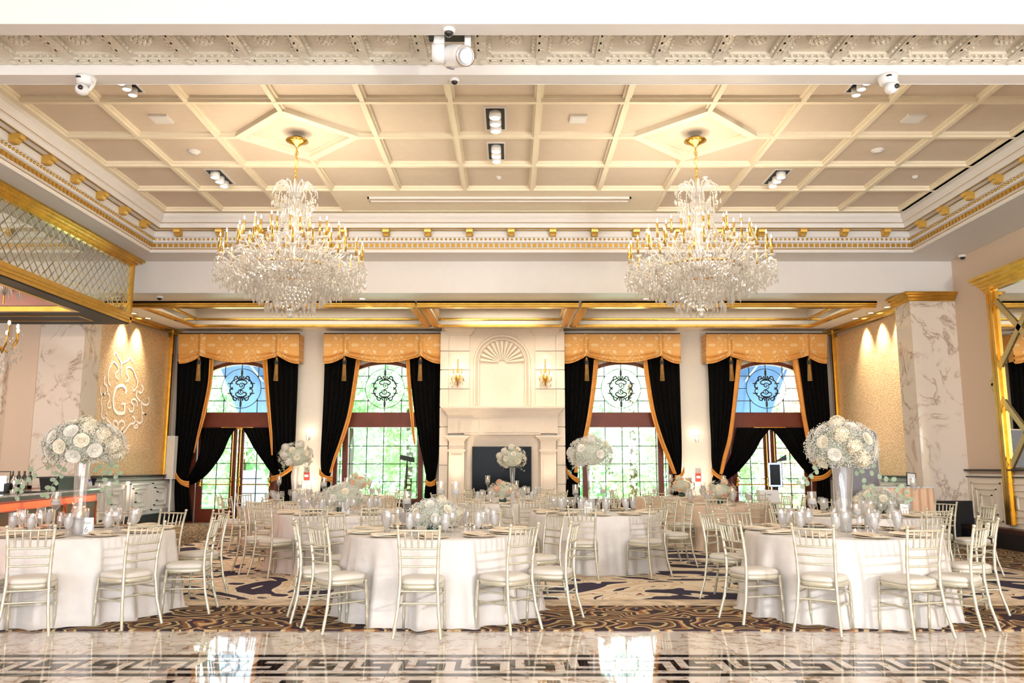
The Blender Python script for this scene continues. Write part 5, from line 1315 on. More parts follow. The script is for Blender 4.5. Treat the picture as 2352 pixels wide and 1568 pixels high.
# =================== flowers ===================
def rose_mesh():
    m = MB()
    for ring_, (n, r, h, tilt) in enumerate(((5,.010,.034,.02),(5,.020,.036,.25),(6,.032,.030,.6),(6,.042,.022,.95))):
        for k in range(n):
            a = 2*PI*k/n+ring_*.6; w = 2*PI/n*.68
            def fn(u, v, a=a, w=w, r=r, h=h, tilt=tilt):
                aa = a+(u-.5)*2*w*(1-.25*v); rr = r*(.35+.65*v)+tilt*.022*v*v*1.6; z = h*v*(1-.12*(2*u-1)**2)+.002
                return (rr*math.cos(aa), rr*math.sin(aa), z)
            m.grid(fn, 4, 3)
    m.lathe([(0,-.01),(.02,.0),(.03,.012),(.012,.03),(0,.034)], 8)
    return m
def hyd_mesh():
    m = MB(); rnd = random.Random(5)
    for k in range(90):
        z = rnd.uniform(-.3, 1); a = rnd.uniform(0, 2*PI); s = math.sqrt(max(0, 1-z*z)); d = Vector((s*math.cos(a), s*math.sin(a), z)); p = d*.055
        u = d.orthogonal().normalized(); w = d.cross(u); q = rnd.uniform(0, PI)
        for j in range(4):
            e = (u*math.cos(q+j*PI/2)+w*math.sin(q+j*PI/2)); f = (u*math.cos(q+j*PI/2+.8)+w*math.sin(q+j*PI/2+.8))
            m.add([p+d*.002, p+e*.013+d*.004, p+(e+f)*.010+d*.007, p+f*.013+d*.004], [(0,1,2,3)])
    m.ball((0,0,0), .048, 8, 6)
    return m
RM = {c: None for c in ('petal', 'petalc', 'petalp')}
def flower(kind, col, parent, p, d, s):
    key = kind+col
    if RM.get(key) is None:
        RM[key] = (rose_mesh() if kind == 'rose' else hyd_mesh()).build('rose' if kind == 'rose' else 'hydrangea', col, None, True, fix=False); o = RM[key]
    else: o = RM[key].copy(); C.objects.link(o)
    o.parent = parent; o.location = p; o.scale = (s, s, s); o.rotation_euler = Vector(d).to_track_quat('Z', 'Y').to_euler()
def breath(m, c, R, n, sc, rnd, r=.0062):
    for k in range(n):
        z = rnd.uniform(-.75, 1); a = rnd.uniform(0, 2*PI); s = math.sqrt(1-z*z); q = R*rnd.uniform(.80, 1.10)
        p = (c[0]+s*math.cos(a)*q*sc[0], c[1]+s*math.sin(a)*q*sc[1], c[2]+z*q*sc[2])
        m.octa(p, r*rnd.uniform(.7,1.25), r*2)
def leafs(m, c, R, n, sc, rnd, size=.03, low=False):
    for k in range(n):
        z = rnd.uniform(-.9, -.1) if low else rnd.uniform(-.5, .9); a = rnd.uniform(0, 2*PI); s = math.sqrt(1-z*z)
        q = R*rnd.uniform(.85, 1.05); p = Vector((c[0]+s*math.cos(a)*q*sc[0], c[1]+s*math.sin(a)*q*sc[1], c[2]+z*q*sc[2]))
        e = Vector((rnd.uniform(-1,1), rnd.uniform(-1,1), rnd.uniform(-1,1))).normalized(); f = e.orthogonal().normalized(); w = size*rnd.uniform(.6,1.1)
        m.add([p+e*w*math.cos(t_*PI/4)+f*w*.75*math.sin(t_*PI/4) for t_ in range(8)], [tuple(range(8))])
def spray(m, p0, d, n, rnd, size=.03):
    if n < 0: return
    P = [Vector(p0)]; v = Vector(d).normalized()
    for k in range(n):
        v = (v+Vector((rnd.uniform(-.15,.15), rnd.uniform(-.15,.15), -.16))).normalized(); P.append(P[-1]+v*.075)
        for s in (-1, 1):
            f = v.cross(Vector((0,1,0))).normalized()*s; q = P[-1]+f*size; e = (f*.8+v*.4).normalized(); h = v.orthogonal().normalized()
            if rnd.random() < .25: continue
            q = q+Vector((rnd.uniform(-.012,.012), rnd.uniform(-.02,.02), rnd.uniform(-.012,.012)))
            g2 = e.cross(Vector((0,1,0))).normalized() if abs(e.y) < .95 else Vector((1,0,0))
            m.add([q+e*size*math.cos(t_*PI/4)+g2*size*.8*math.sin(t_*PI/4)+Vector((0,rnd.uniform(-.006,.006),0)) for t_ in range(8)], [tuple(range(8))])
    m.tube(P, .0025, 4)
def bouquet(k, px, dy, pyc, R, sc, label, vase, nb, nr, nh, col='petal', alt='petalc', seed=1, tall=False, sprays=()):
    rnd = random.Random(seed); tx, ty = T[k]; y = ty+dy; x0_, zc_ = aty(px, pyc, y); 
    t = thing('flower_arrangement', label, 'flower arrangement', (x0_, y, TT))
    c = (0, 0, zc_-TT); bot = c[2]-R*sc[2]*.75
    if vase == 'cyl': MB().lathe([(0,.002),(.065,.002),(.068,.02),(.062,bot*.5),(.070,bot)], 20, cap=False).build('vase', 'glass', t, True)
    elif vase == 'flare': MB().lathe([(0,.002),(.055,.002),(.058,.02),(.062,bot*.25),(.105,bot)], 20, cap=False).build('vase', 'glass', t, True)
    elif vase == 'slim': MB().lathe([(0,.002),(.045,.002),(.04,.03),(.045,bot*.5),(.065,bot)], 16, cap=False).build('vase', 'glass', t, True)
    else: MB().lathe([(0,.002),(.06,.002),(.075,.03),(.07,max(.08,bot)),(.06,max(.08,bot))], 18, cap=False).build('vase', 'vasegreen', t, True)
    if vase in ('cyl', 'flare', 'slim'): MB().lathe([(0,.012),(.05,.012),(.052,bot*.30),(0,bot*.30)], 14, cap=False).build('vase_water', 'water', t, True)
    g = MB(); g.ball(c, R*.70, 12, 8, sc=sc); leafs(g, c, R*.84, int(nb*.10), sc, rnd, .014)
    stuff(g.build('greenery', 'leafg', t, fix=False))
    for q in range(nr+nh):
        z = 1-2*(q+.5)/((nr+nh)*1.25); a = q*2.39996+seed; s = math.sqrt(max(0, 1-z*z)); d = Vector((s*math.cos(a), s*math.sin(a), z))
        rose = (q % ((nr+nh)//max(1, nh)+1)) != 0 or nh == 0
        p = (c[0]+d.x*R*sc[0]*.93, c[1]+d.y*R*sc[1]*.93, c[2]+d.z*R*sc[2]*.93)
        flower('rose' if rose else 'hyd', (col if rnd.random() < .6 else alt) if rose else alt, t, p, d, (.80 if rose else 1.25)*R/.30)
    g = MB(); breath(g, c, R, nb, sc, rnd, .0062 if R > .27 else .0055); stuff(g.build('gypsophila_sprays', 'breath', t, fix=False))
    g = MB(); leafs(g, c, R, 12, sc, rnd, .022); leafs(g, c, R, 8, sc, rnd, .024, True)
    for sx, dz, n in sprays: spray(g, (sx*R*.7, -.06, c[2]-R*sc[2]*.7), (sx, -.2, dz), n if k in 'AQ' else 2, rnd, .03 if k in 'AQ' else .02)
    stuff(g.build('eucalyptus_leaves', 'leafe', t, fix=False))
bouquet('A', 193, 0, 1022, .36, (1.05,1,.68), 'white roses and gypsophila in a tall glass cylinder on the front table by the bar', 'cyl', 5200, 24, 9, seed=2, sprays=((-1,-.25,7),(-.5,-.9,5),(.6,-.6,6),(1,-.3,4)))
bouquet('Q', 1932, 0, 1028, .335, (1,1,.80), 'large white rose ball in a flared glass vase on the front table by the mirror', 'flare', 5200, 18, 9, seed=4, sprays=((-1,-.4,4),(.9,-.3,7),(.5,-.9,4)))
bouquet('B', 997, .05, 1182, .25, (1.02,1,.62), 'low white rose bouquet in a dark green vase on the front middle table', 'low', 3400, 13, 2, seed=6)
bouquet('D', 786, 0, 1142, .27, (1.15,1,.66), 'low white rose bouquet beside number 8 on the second row bar side table', 'low', 3000, 13, 2, seed=8)
bouquet('G', 2018, 0, 1152, .28, (1.08,1,.66), 'low white rose bouquet beside number 12 on the second row mirror side table', 'low', 3000, 13, 2, seed=9)
bouquet('E', 1357, 0, 1042, .31, (1.05,1,.78), 'airy ivory rose ball in a tall clear vase before the third window', 'slim', 3400, 11, 2, 'petalc', 'petal', seed=11, sprays=((-.9,-.5,6),(.8,-.5,6)))
bouquet('H', 680, 0, 1048, .30, (1.05,1,.85), 'dense ivory rose and hydrangea ball in a tall clear vase near the first door', 'slim', 700, 16, 7, 'petalc', 'petal', seed=13, sprays=((.8,-.5,5),(-.7,-.4,4)))
bouquet('I', 1155, -.1, 1128, .26, (1.1,1,.7), 'low blush and ivory flower bouquet on the third row middle table', 'low', 900, 12, 3, 'petalc', 'petalp', seed=15)
bouquet('L', 1177, 0, 1052, .33, (1,1,.85), 'ivory rose ball in a tall slim vase standing before the television', 'slim', 800, 16, 5, 'petalc', 'petal', seed=17, sprays=((-.7,-.5,4),(.7,-.5,4)))
bouquet('J', 1655, 0, 1128, .26, (1.1,1,.75), 'peach rose bouquet in a green vase on the third row column side table', 'low', 350, 16, 2, 'petalp', 'petalc', seed=19)
bouquet('P', 1566, 0, 1116, .27, (1.1,1,.72), 'peach and ivory bouquet on the back row column side table', 'low', 350, 14, 2, 'petalp', 'petalc', seed=21)
bouquet('K', 822, 0, 1110, .28, (1.1,1,.72), 'peach rose bouquet before the second window on the back row bar side table', 'low', 250, 14, 2, 'petalp', 'petalc', seed=23)
# =================== bar ===================
P0 = Vector((-5.70, 6.6, 0)); P1 = Vector((-7.40, 15.6, 0)); bd = (P1-P0).normalized(); bn = Vector((bd.y, -bd.x, 0))   # bn looks to the room
BT = 1.05
def bp(s, o, z): q = P0+bd*s+bn*o; return (q.x, q.y, z)
LB = (P1-P0).length
t = thing('bar_counter', 'long curved bar with lit red panels and a pale marble top', 'bar')
def slabb(m, s0, s1, o0, o1, z0, z1, mi=0): m.hexa([bp(s0,o0,z0), bp(s1,o0,z0), bp(s1,o1,z0), bp(s0,o1,z0), bp(s0,o0,z1), bp(s1,o0,z1), bp(s1,o1,z1), bp(s0,o1,z1)], mi)
m = MB(); slabb(m, 0, LB-.35, -.85, 0, BT-.015, BT+.01)
pts = [bp(LB-.35, -.85, 0)[:2]]+[bp(LB-.35+.5*math.sin(a), -.425-.425*math.cos(a), 0)[:2] for a in [PI*k/12 for k in range(13)]]
m.prism([tuple(p) for p in pts], 'z', BT-.015, BT+.01)
m.build('marble_top', 'bartop', t)
m = MB(); slabb(m, 0, LB-.35, -.86, .012, BT-.075, BT-.015); m.build('dark_fascia', 'darkwood', t)
pts = [bp(LB-.35, -.86, 0)[:2]]+[bp(LB-.35+.52*math.sin(a), -.425-.435*math.cos(a), 0)[:2] for a in [PI*k/12 for k in range(13)]]
MB().prism([tuple(p) for p in pts], 'z', BT-.09, BT-.015).build('rounded_end', 'silverlid', t)
m = MB(); slabb(m, 0, LB-.5, -.75, -.16, .012, BT-.075); m.build('body', 'barwood', t)
n = 5; w = (LB-.5)/n
for k in range(n):
    s0 = .06+k*w; s1 = s0+w-.12
    m = MB(); slabb(m, s0+.05, s1-.05, -.17, -.145, .12, BT-.23); m.build('inset_panel', 'barpanel', t)
    m = MB(); slabb(m, s0, s1, -.16, -.125, BT-.22, BT-.20); slabb(m, s0, s0+.03, -.16, -.13, .08, BT-.20); slabb(m, s1-.03, s1, -.16, -.13, .08, BT-.20); m.build('panel_frame', 'barwood', t)
    m = MB(); slabb(m, s0-.03, s1+.03, -.12, -.10, BT-.088, BT-.078); m.build('light_strip', 'redglow', t)
    ld = bpy.data.lights.new('bar_strip_beam', 'AREA'); ld.shape = 'RECTANGLE'; ld.size = s1-s0; ld.size_y = .04; ld.energy = 13; ld.color = (1, .26, .10)
    lo = bpy.data.objects.new('bar_strip_beam', ld); C.objects.link(lo); q = bp((s0+s1)/2, -.11, BT-.095); lo.location = q; lo.rotation_euler = (math.radians(-18), 0, math.atan2(bd.y, bd.x)); 
def onbar(px, s_o=-.45):
    """point on the bar top seen at px, at distance s_o behind its front edge"""
    a = P0+bn*s_o; k = (px-CX)/F
    # x = k*(y*ct + (BT-EH)*st)
    s = (k*(a.y*ct+(BT-EH)*st)-a.x)/(bd.x-k*ct*bd.y); q = a+bd*s; return (q.x, q.y, BT+.01)
ba = math.atan2(bd.y, bd.x)
x, y, z = onbar(140, -.45); t = thing('ice_bin', 'long black bin standing on the bar behind the tall vase', 'bin', (x, y, z), ba)
m = MB().hexa([(-.55,-.13,0),(.55,-.13,0),(.55,.13,0),(-.55,.13,0),(-.60,-.15,.20),(.60,-.15,.20),(.60,.15,.20),(-.60,.15,.20)]); m.build('tub', 'black', t)
MB().box(-.63,.63,-.18,-.15,.19,.21).box(-.63,.63,.15,.18,.19,.21).box(-.63,-.6,-.18,.18,.19,.21).box(.6,.63,-.18,.18,.19,.21).build('rim', 'black', t)
b0 = thing('wine_bottle', '', 'bottle'); MB().lathe([(0,0),(.037,0),(.038,.19),(.03,.225),(.013,.25),(.013,.31),(0,.31)], 14).build('glass', 'bottle', b0, True); MB().lathe([(.0385,.06),(.0385,.15)], 14, cap=False).build('paper_label', 'labelw', b0, True)
BO = Once(b0)
for i in range(7):
    px_b = 66-i*6.5; y = atx(px_b, 1120, -8.5)[0]; z = BT
    BO.put((-8.5+.06*(i % 2), y, z), 0, 'dark wine bottle in the row behind the bar, %s from the column' % ['first','second','third','fourth','fifth','sixth','seventh'][i], 'wine bottles on the back bar')
MB().box(-9.2,-8.3,9.0,15.6,0,BT).build('back_counter', 'barwood'); tag(bpy.data.objects['back_counter'], 'low wooden back counter behind the bar holding bottles', 'counter')
for i, (px, h, r, l_) in enumerate(((30,.24,.045,'nearest the rack'),(47,.20,.04,'nearest the bottles'))):
    x, y, z = onbar(px, -.3); t = thing('cocktail_shaker', 'tilted steel cocktail shaker on the bar, '+l_, 'cocktail shaker', (x, y, z)); 
    MB().lathe([(0,0),(r*.75,0),(r,h*.75),(r*.6,h*.85),(r*.4,h),(0,h)], 16).build('cup', 'chrome', t, True)
x, y, z = onbar(4, -.45); t = thing('bar_caddy', 'black wire caddy with tools at the edge of the bar', 'caddy', (x, y, z), ba)
MB().box(-.25,.25,-.12,.12,0,.03).box(-.25,.25,-.12,-.11,0,.14).box(-.25,.25,.11,.12,0,.14).build('tray', 'black', t); MB().tube([(-.24,0,.0),(-.24,0,.3),(.24,0,.3),(.24,0,0)], .008, 6).build('handle', 'black', t)
MB().box(-.05,.06,-.06,.06,.03,.24).build('tool_cup', 'chrome', t)
x, y, z = onbar(28, -.12); VO.put((x, y, z), 0, 'small glowing votive candle at the front edge of the bar', 'votive candles')
x, y, z = onbar(228, -.12); VO.put((x, y, z), 0, 'small votive candle near the rounded end of the bar', 'votive candles')
x, y, z = onbar(205, -.2); t = thing('spray_bottle', 'clear bottle with purple cap on the bar', 'bottle', (x, y, z)); MB().lathe([(0,0),(.035,0),(.035,.1),(.02,.12),(0,.12)], 12).build('body', 'water', t, True); MB().lathe([(.024,.12),(.024,.155),(0,.155)], 12).build('cap', 'purple', t)
x, y, z = onbar(214, -.2); t = thing('pour_funnel', 'black funnel stopper in a jar on the bar', 'funnel', (x, y, z)); MB().lathe([(0,0),(.03,0),(.03,.06)], 12, cap=False).build('jar', 'glass', t, True); MB().lathe([(.02,.04),(.025,.1),(.055,.17)], 12, cap=False).build('funnel', 'black', t, True)
x, y, z = onbar(240, -.2); tag(MB().box(x-.09,x+.09,y-.09,y+.09,z,z+.045).build('napkin_stack', 'paper'), 'low stack of white cocktail napkins near the end of the bar', 'napkins')
x, y, z = onbar(74, -.2); tag(MB().box(x-.16,x+.16,y-.18,y+.18,z,z+.015).build('bar_mat', 'black'), 'black rubber mat lying on the bar beside the black bin', 'mat')
# =================== photo corner ===================
x, _ = aty(1781, 1100, 18.6); z0 = aty(1781, 1118, 18.6)[1]; z1 = aty(1781, 1062, 18.6)[1]
t = thing('photo_booth_kiosk', 'black photo booth kiosk with glowing light frame before the last door', 'photo booth', (x, 18.6, 0), -.35)
MB().box(-.15,.15,0,.18,z0,z1).build('housing', 'black', t); MB().box(-.14,.14,-.01,0,z0+.01,z1-.01).build('light_frame', 'led', t); MB().box(-.11,.11,-.015,-.008,z0+.04,z1-.04).build('screen', 'screen', t)
MB().hexa([(-.05,-.05,z1),(.25,-.05,z1+.05),(.25,.2,z1+.05),(-.05,.2,z1),(-.0,-.05,z1+.02),(.25,-.05,z1+.18),(.25,.2,z1+.18),(0,.2,z1+.02)]).build('printer_lid', 'black', t)
MB().tube([(0,.1,.03),(0,.1,z0)], .05, 10).lathe([(.3,.013),(.3,.035),(0,.05)], 20, (0,.1,0)).build('stand', 'black', t)
x, _ = aty(1762, 1140, 17.5); za = aty(1762, 1154, 17.5)[1]; zb_ = aty(1762, 1125, 17.5)[1]
t = thing('equipment_case', 'pale case standing on a black pedestal before the last door', 'case', (x, 17.5, 0), -.05)
MB().hexa([(-.16,-.15,za),(.23,-.15,za-.03),(.23,.15,za-.03),(-.16,.15,za),(-.19,-.15,zb_),(.20,-.15,zb_),(.20,.15,zb_),(-.19,.15,zb_)]).build('case', 'plastic', t); MB().box(-.14,.18,-.1,.12,.013,za-.03).build('pedestal', 'black', t); MB().box(-.03,.05,-.16,-.15,(za+zb_)/2+.03,(za+zb_)/2+.05).build('latch', 'grey', t)
# rounded grey backdrop panel
Yb = 17.2; x0, zt = aty(1908, 988, Yb); x1, _ = aty(2011, 988, Yb)
t = thing('photo_backdrop', 'grey fabric backdrop panel with rounded top behind the flared vase', 'backdrop', ((x0+x1)/2, Yb, 0))
w = (x1-x0)/2; pts = [(-w,.1),(w,.1)]+[(w-.14+.14*math.cos(a), zt-.14+.14*math.sin(a)) for a in [PI/2*k/6 for k in range(7)]]+[(-w+.14+.14*math.cos(a), zt-.14+.14*math.sin(a)) for a in [PI/2+PI/2*k/6 for k in range(7)]]
MB().prism(pts, 'y', -.03, .03).build('fabric_panel', 'grey', t)
MB().tube([(p[0]*1.01, 0, p[1]) for p in pts], .028, 6, closed=True).build('cream_edge', 'cream', t)
MB().box(-w+.1,-w+.16,-.25,.25,.013,.1).box(w-.16,w-.1,-.25,.25,.013,.1).build('foot', 'black', t)
# side table with runner and sign stand
tx_, ty_ = atz(2068, 1116, 1.0); ty_ = 15.6; tx_ = aty(2068, 1116, ty_)[0]; ztb = aty(2068, 1116, ty_)[1]
t = thing('side_table', 'high table under peach lit pleated cloth beside the marble column', 'table', (tx_, ty_, 0))
MB().box(-.48,.48,-.3,.3,ztb-.03,ztb).build('tabletop', 'bartop', t)
m = MB()
def sk(u, v):
    per = 1.9*2; s = u*per; seg = [(-.46,-.28),(.46,-.28),(.46,.28),(-.46,.28),(-.46,-.28)]
    L_ = [.92,.56,.92,.56]; tot = sum(L_); s = u*tot; i = 0
    while i < 3 and s > L_[i]: s -= L_[i]; i += 1
    f = s/L_[i]; a, c = seg[i], seg[i+1]; n = [(0,-1),(1,0),(0,1),(-1,0)][i]; o = .018*math.sin(u*tot*42)
    return (a[0]+(c[0]-a[0])*f+n[0]*o, a[1]+(c[1]-a[1])*f+n[1]*o, .015+(ztb-.045)*v)
m.grid(sk, 180, 3); m.build('cloth_skirt', mat('orange_lit_white_satin', (250,206,168), .5, var=.03), t, True, fix=False)  # white cloth; the orange light on it is put into the base colour
x, _ = aty(2092, 1100, ty_-.1); t = thing('tabletop_sign', 'black framed notice leaning on the high side table', 'sign', (x, ty_-.1, ztb), -.1); t.rotation_euler = (-.2, .12, -.1)
h = .25; MB().box(-.085,.085,-.01,.005,0,h).build('frame', 'black', t); MB().box(-.07,.07,-.013,-.01,.015,h-.015).build('notice', 'paper', t); MB().box(-.03,.03,-.014,-.013,h*.5,h*.56).build('print_line', 'ink', t)
# light bar on a stand by the second window
Ys = 20.9; x, zt = aty(936, 1058, Ys); t = thing('light_bar_stand', 'black light bar on a slim stand before the second window', 'stage light', (x, Ys, 0))
MB().tube([(-.03,0,.02),(-.01,0,zt)], .018, 8).build('pole', 'black', t); MB().hexa([(-.17,-.06,zt+.03),(.17,-.06,zt-.04),(.17,.06,zt-.04),(-.17,.06,zt+.03),(-.17,-.06,zt+.15),(.17,-.06,zt+.08),(.17,.06,zt+.08),(-.17,.06,zt+.15)]).build('light_bar', 'black', t)
for k in range(3): a = 2*PI*k/3; MB().tube([(0,0,.5),(.35*math.cos(a),.35*math.sin(a),.03)], .012, 6).build('leg', 'black', t)
# =================== outdoors ===================
struct('ground_lawn', MB().box(-40, 40, 22.4, 70, -.25, -.12), 'grass')
struct('ground_terrace', MB().box(-14, 14, 22.35, 26, -.12, -.08), 'stone')
def tree(x, y, h, R, mt, lab, n=900, seed=0):
    rnd = random.Random(seed); t = thing('garden_tree', lab, 'tree', (x, y, -.12), group='trees outside the windows')
    MB().tube([(0,0,0),(.1,0,h*.3),(0,.1,h*.6)], [.16,.13,.08], 8).build('trunk', 'trunk', t, True)
    m = MB()
    lobes = [(rnd.uniform(-R,R)*.7, rnd.uniform(-R,R)*.5, rnd.uniform(.12,.95)*h, rnd.uniform(.35,.6)*R) for _ in range(12)]
    for k in range(n):
        L_ = rnd.choice(lobes); z = rnd.uniform(-1,1); a = rnd.uniform(0,2*PI); s = math.sqrt(1-z*z); q = L_[3]*rnd.uniform(.75,1.05)
        p = Vector((L_[0]+s*math.cos(a)*q, L_[1]+s*math.sin(a)*q, max(.1, L_[2]+z*q))); e = Vector((rnd.uniform(-1,1),rnd.uniform(-1,1),rnd.uniform(-1,1))).normalized(); f = e.orthogonal().normalized(); w = rnd.uniform(.07,.15)
        m.add([p+e*w, p+f*w*.6, p-e*w, p-f*w*.6], [(0,1,2,3)])
    stuff(m.build('leaves', mt, t, fix=False))
random.seed(11)
xs_ = [-15,-12.5,-10.4,-8,-6,-4,-2,0,2.2,4.2,6.4,8.6,11,13.5]
ord_ = ['first','second','third','fourth','fifth','sixth','seventh','eighth','ninth','tenth','eleventh','twelfth','thirteenth','fourteenth']
for i, x in enumerate(xs_):
    mt = 'leaf3' if x > 5.5 and i % 2 == 0 else ('leaf2' if i % 2 else 'leaf1')
    tree(x, 29+3*((i*7) % 3)/2, random.uniform(6.2,8.2), random.uniform(1.9,2.4), mt, '%s leafy garden tree outside, %s counting from the bar side' % ('rust tinged' if mt == 'leaf3' else 'pale green' if mt == 'leaf2' else 'green', ord_[i]), 3600, i)
rnd = random.Random(9); m = MB()
for k in range(16000):
    x = rnd.uniform(-24,24); z = rnd.uniform(0,5.2); y = 35+1.2*math.sin(x*.8)+rnd.uniform(-.8,.8)
    p = Vector((x,y,z)); e = Vector((rnd.uniform(-1,1),rnd.uniform(-1,1),rnd.uniform(-1,1))).normalized(); f = e.orthogonal().normalized(); w = rnd.uniform(.12,.26)
    m.add([p+e*w, p+f*w*.6, p-e*w, p-f*w*.6], [(0,1,2,3)])
tag(stuff(m.build('hedge_foliage', 'leaf1', None, fix=False)), 'tall green hedge foliage closing the garden behind the trees', 'hedge')
for i, c in ((0, WC[0]), (3, WC[3])):
    t = thing('entrance_awning', 'white fabric canopy toned blue grey for its shade outside the arched glass above the %s door pair' % ('first' if i == 0 else 'last'), 'awning', (c, 0, 0))
    s = -1 if i == 0 else 1
    def aw(u, v):
        xx = -1.1+3.0*u if i == 0 else -1.9+3.0*u
        return (xx, 22.5+3.2*v, 4.95-2.15*v+.05*math.sin(u*PI*5))
    MB().grid(aw, 30, 6).build('canopy_cloth', 'awning', t, True, fix=False)
    MB().tube([(-1.1 if i == 0 else -1.9,25.7,-.1),(-1.1 if i == 0 else -1.9,25.7,3.6)], .04, 8).tube([(1.9 if i == 0 else 1.1,25.7,-.1),(1.9 if i == 0 else 1.1,25.7,3.6)], .04, 8).tube([(0,22.6,4.3),(0,25.7,3.5)], .03, 6).tube([(.8,22.6,4.3),(1.1,25.7,3.5)], .02, 6).build('support_frame', 'white', t)
    tag(MB().box(c-.9, c-.1, 24.5, 25.2, -.08, 1.0).box(c-.75, c-.25, 24.6, 25.1, 1.0, 1.35).build('terrace_planter', 'white'), 'white terrace planter seen low through the %s door glass' % ('first' if i == 0 else 'last'), 'planter')
# =================== lights, world, camera ===================
def area(name, loc, tgt, sx, sy, e, col=(1,1,1), spread=None):
    ld = bpy.data.lights.new(name, 'AREA'); ld.shape = 'RECTANGLE'; ld.size = sx; ld.size_y = sy; ld.energy = e; ld.color = col
    if spread: ld.spread = math.radians(spread)
    o = bpy.data.objects.new(name, ld); C.objects.link(o); o.location = loc; o.rotation_euler = (Vector(tgt)-Vector(loc)).to_track_quat('-Z', 'Y').to_euler(); return o
# photographer's flash standing off to the mirror side, daylight from the windows behind the camera
area('camera_flash', (6.6, -1.2, 2.7), (-1, 14, 2.6), .35, .35, LW['flash'], (1,.985,.97))
for i in range(5): area('front_window_daylight', (XW+2.55+i*4.1, -7.7, 2.3), (XW+2.55+i*4.1+0, 10, 4.6), 2.8, 3.2, LW['front'], (1,.97,.94))
area('front_room_fill', (-1, 2.0, 6.1), (-1, 2.0, 0), 12, 5, LW['frontfill'], (1,.95,.88))  # unseen fill panel added above the camera
area('hall_fill_panel', (-.2, 12, 6.12), (-.2, 12, 0), 9, 4, LW['hall'], (1,.93,.84))  # one broad unseen panel added as hall fill, not the recessed spotlights
for x0, x1 in TR: area('laylight_glow', ((x0+x1)/2, 19.3, soft(20.7)+.37), ((x0+x1)/2, 19.3, 0), x1-x0-1.1, 2.2, LW['back'], (1,.87,.70))
for c in WC: area('window_daylight', (c, 22.6, 2.6), (c, 10, 1.0), 2.3, 3.4, LW['win'], (.94,.98,1))
area('bar_bay_fill', (-9.8, 11, 4.22), (-9.8, 12, 0), 3, 6, LW['bar'], (1,.86,.74))  # unseen fill added in the bay to lighten the alcove wainscot
for px_ in (1052, 1252):
    x, z = aty(px_, 868, 21.0); ld = bpy.data.lights.new('sconce_glow', 'POINT'); ld.energy = 4.5; ld.color = (1,.76,.5); ld.shadow_soft_size = .08
    o = bpy.data.objects.new('sconce_glow', ld); C.objects.link(o); o.location = (x, 20.95, z+.15)
for x in (-1.3, .85):  # unseen spots assumed above the mantel to warm the stone
    ld = bpy.data.lights.new('assumed_mantel_downlight', 'SPOT'); ld.energy = 60; ld.color = (1,.85,.65); ld.spot_size = math.radians(70); ld.spot_blend = .7; ld.shadow_soft_size = .05
    o = bpy.data.objects.new('assumed_mantel_downlight', ld); C.objects.link(o); o.location = (x, 20.55, 4.97); o.rotation_euler = (math.radians(13), 0, 0)
for px_, py_ in ((708, 992), (1600, 996)):
    x, z = aty(px_, py_, 21.8); ld = bpy.data.lights.new('uplight_glow', 'POINT'); ld.energy = 2.2; ld.color = (1,.84,.62); ld.shadow_soft_size = .03
    o = bpy.data.objects.new('uplight_glow', ld); C.objects.link(o); o.location = (x, 21.84, z)
for px_ in (1046, 1260):  # unseen floor spots added to brighten the mantel and capitals from below
    x = aty(px_, 1100, 20.75)[0]; ld = bpy.data.lights.new('added_hearth_uplight', 'SPOT'); ld.energy = 130; ld.color = (1,.84,.64); ld.spot_size = math.radians(50); ld.spot_blend = .8; ld.shadow_soft_size = .06
    o = bpy.data.objects.new('added_hearth_uplight', ld); C.objects.link(o); o.location = (x, 20.45, .25); o.rotation_euler = (math.radians(180-14), 0, 0)
for x, y in ((aty(706, 1000, 21.6)[0], 21.55), (aty(1600, 1000, 21.6)[0], 21.55), (-8.5, 19.5), (8.0, 19.5)):  # pillar pair assumed; last two, in the alcoves, are added fill for the soffit
    ld = bpy.data.lights.new('pillar_and_fill_uplight', 'SPOT'); ld.energy = 190; ld.color = (1,.80,.60); ld.spot_size = math.radians(85); ld.spot_blend = 1; ld.shadow_soft_size = .08
    o = bpy.data.objects.new('pillar_and_fill_uplight', ld); C.objects.link(o); o.location = (x, y, .2); o.rotation_euler = (PI-.04, 0, 0)
sun = bpy.data.lights.new('sun', 'SUN'); sun.energy = LW['sun']; sun.angle = .02; sun.color = (1,.97,.9)
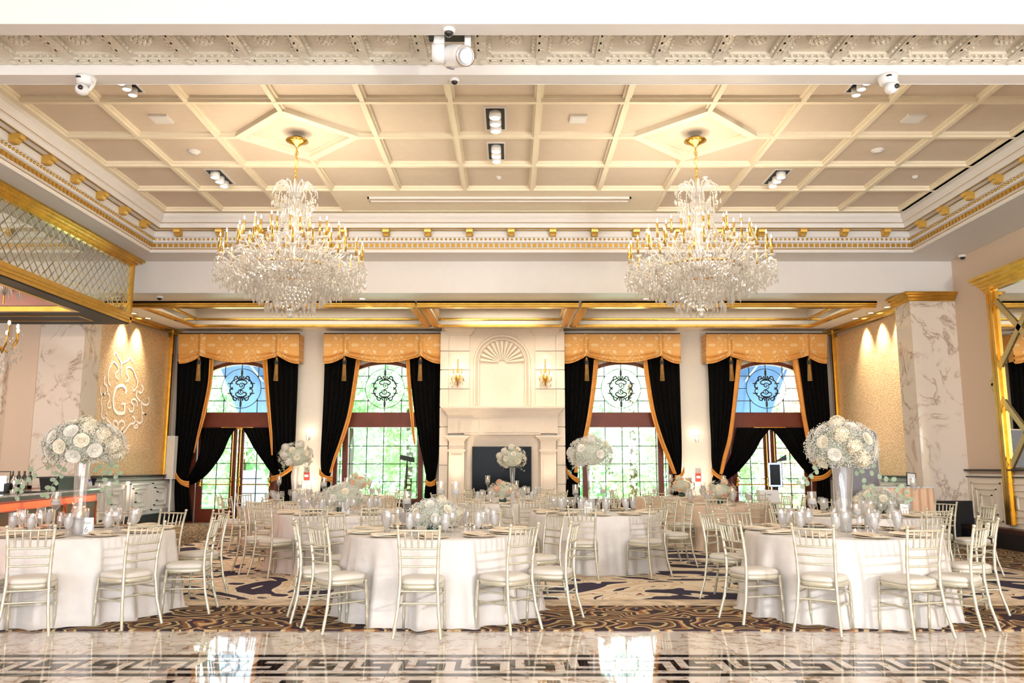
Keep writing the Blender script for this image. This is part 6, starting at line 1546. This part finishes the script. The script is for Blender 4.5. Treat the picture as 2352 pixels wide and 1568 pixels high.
so = bpy.data.objects.new('sun', sun); C.objects.link(so); so.rotation_euler = Vector((.35, .55, -1)).to_track_quat('-Z', 'Y').to_euler()
w = bpy.data.worlds.new('world'); bpy.context.scene.world = w; w.use_nodes = True; nt = w.node_tree; nt.nodes.clear()
out = nt.nodes.new('ShaderNodeOutputWorld'); bg = nt.nodes.new('ShaderNodeBackground'); tc = nt.nodes.new('ShaderNodeTexCoord'); sp = nt.nodes.new('ShaderNodeSeparateXYZ')
nt.links.new(tc.outputs['Generated'], sp.inputs[0]); r = ramp(nt, [(0, (200,205,190)), (.5, (225,236,245)), (.75, (150,190,235)), (1, (110,160,220))])
mp_ = nt.nodes.new('ShaderNodeMapRange'); mp_.inputs['From Min'].default_value = -1; nt.links.new(sp.outputs['Z'], mp_.inputs['Value']); nt.links.new(mp_.outputs[0], r.inputs[0])
nt.links.new(r.outputs[0], bg.inputs[0]); bg.inputs[1].default_value = LW['sky']; nt.links.new(bg.outputs[0], out.inputs[0])
cam = bpy.data.cameras.new('camera'); co = bpy.data.objects.new('camera', cam); C.objects.link(co)
cam.sensor_width = 36; cam.sensor_fit = 'HORIZONTAL'; cam.lens = F/2352*36; cam.clip_start = .05; cam.clip_end = 200
cam.shift_x = (1176-CX)/2352; cam.shift_y = 0
co.location = (0, 0, EH); co.rotation_euler = (PI/2+TH, 0, 0)
sc = bpy.context.scene; sc.camera = co
sc.view_settings.view_transform = 'Standard'; sc.view_settings.look = 'None'; sc.view_settings.gamma = 1; sc.view_settings.use_curve_mapping = False
sc.view_settings.exposure = LW['exp']
cy = sc.cycles
cy.use_adaptive_sampling = True; cy.adaptive_threshold = .05; cy.adaptive_min_samples = 12; cy.max_bounces = 6; cy.diffuse_bounces = 3; cy.glossy_bounces = 4; cy.transmission_bounces = 4; cy.transparent_max_bounces = 16
cy.sample_clamp_indirect = 4; cy.caustics_reflective = False; cy.caustics_refractive = False
cy.use_denoising = True
try: cy.denoiser = 'OPENIMAGEDENOISE'
except Exception: pass
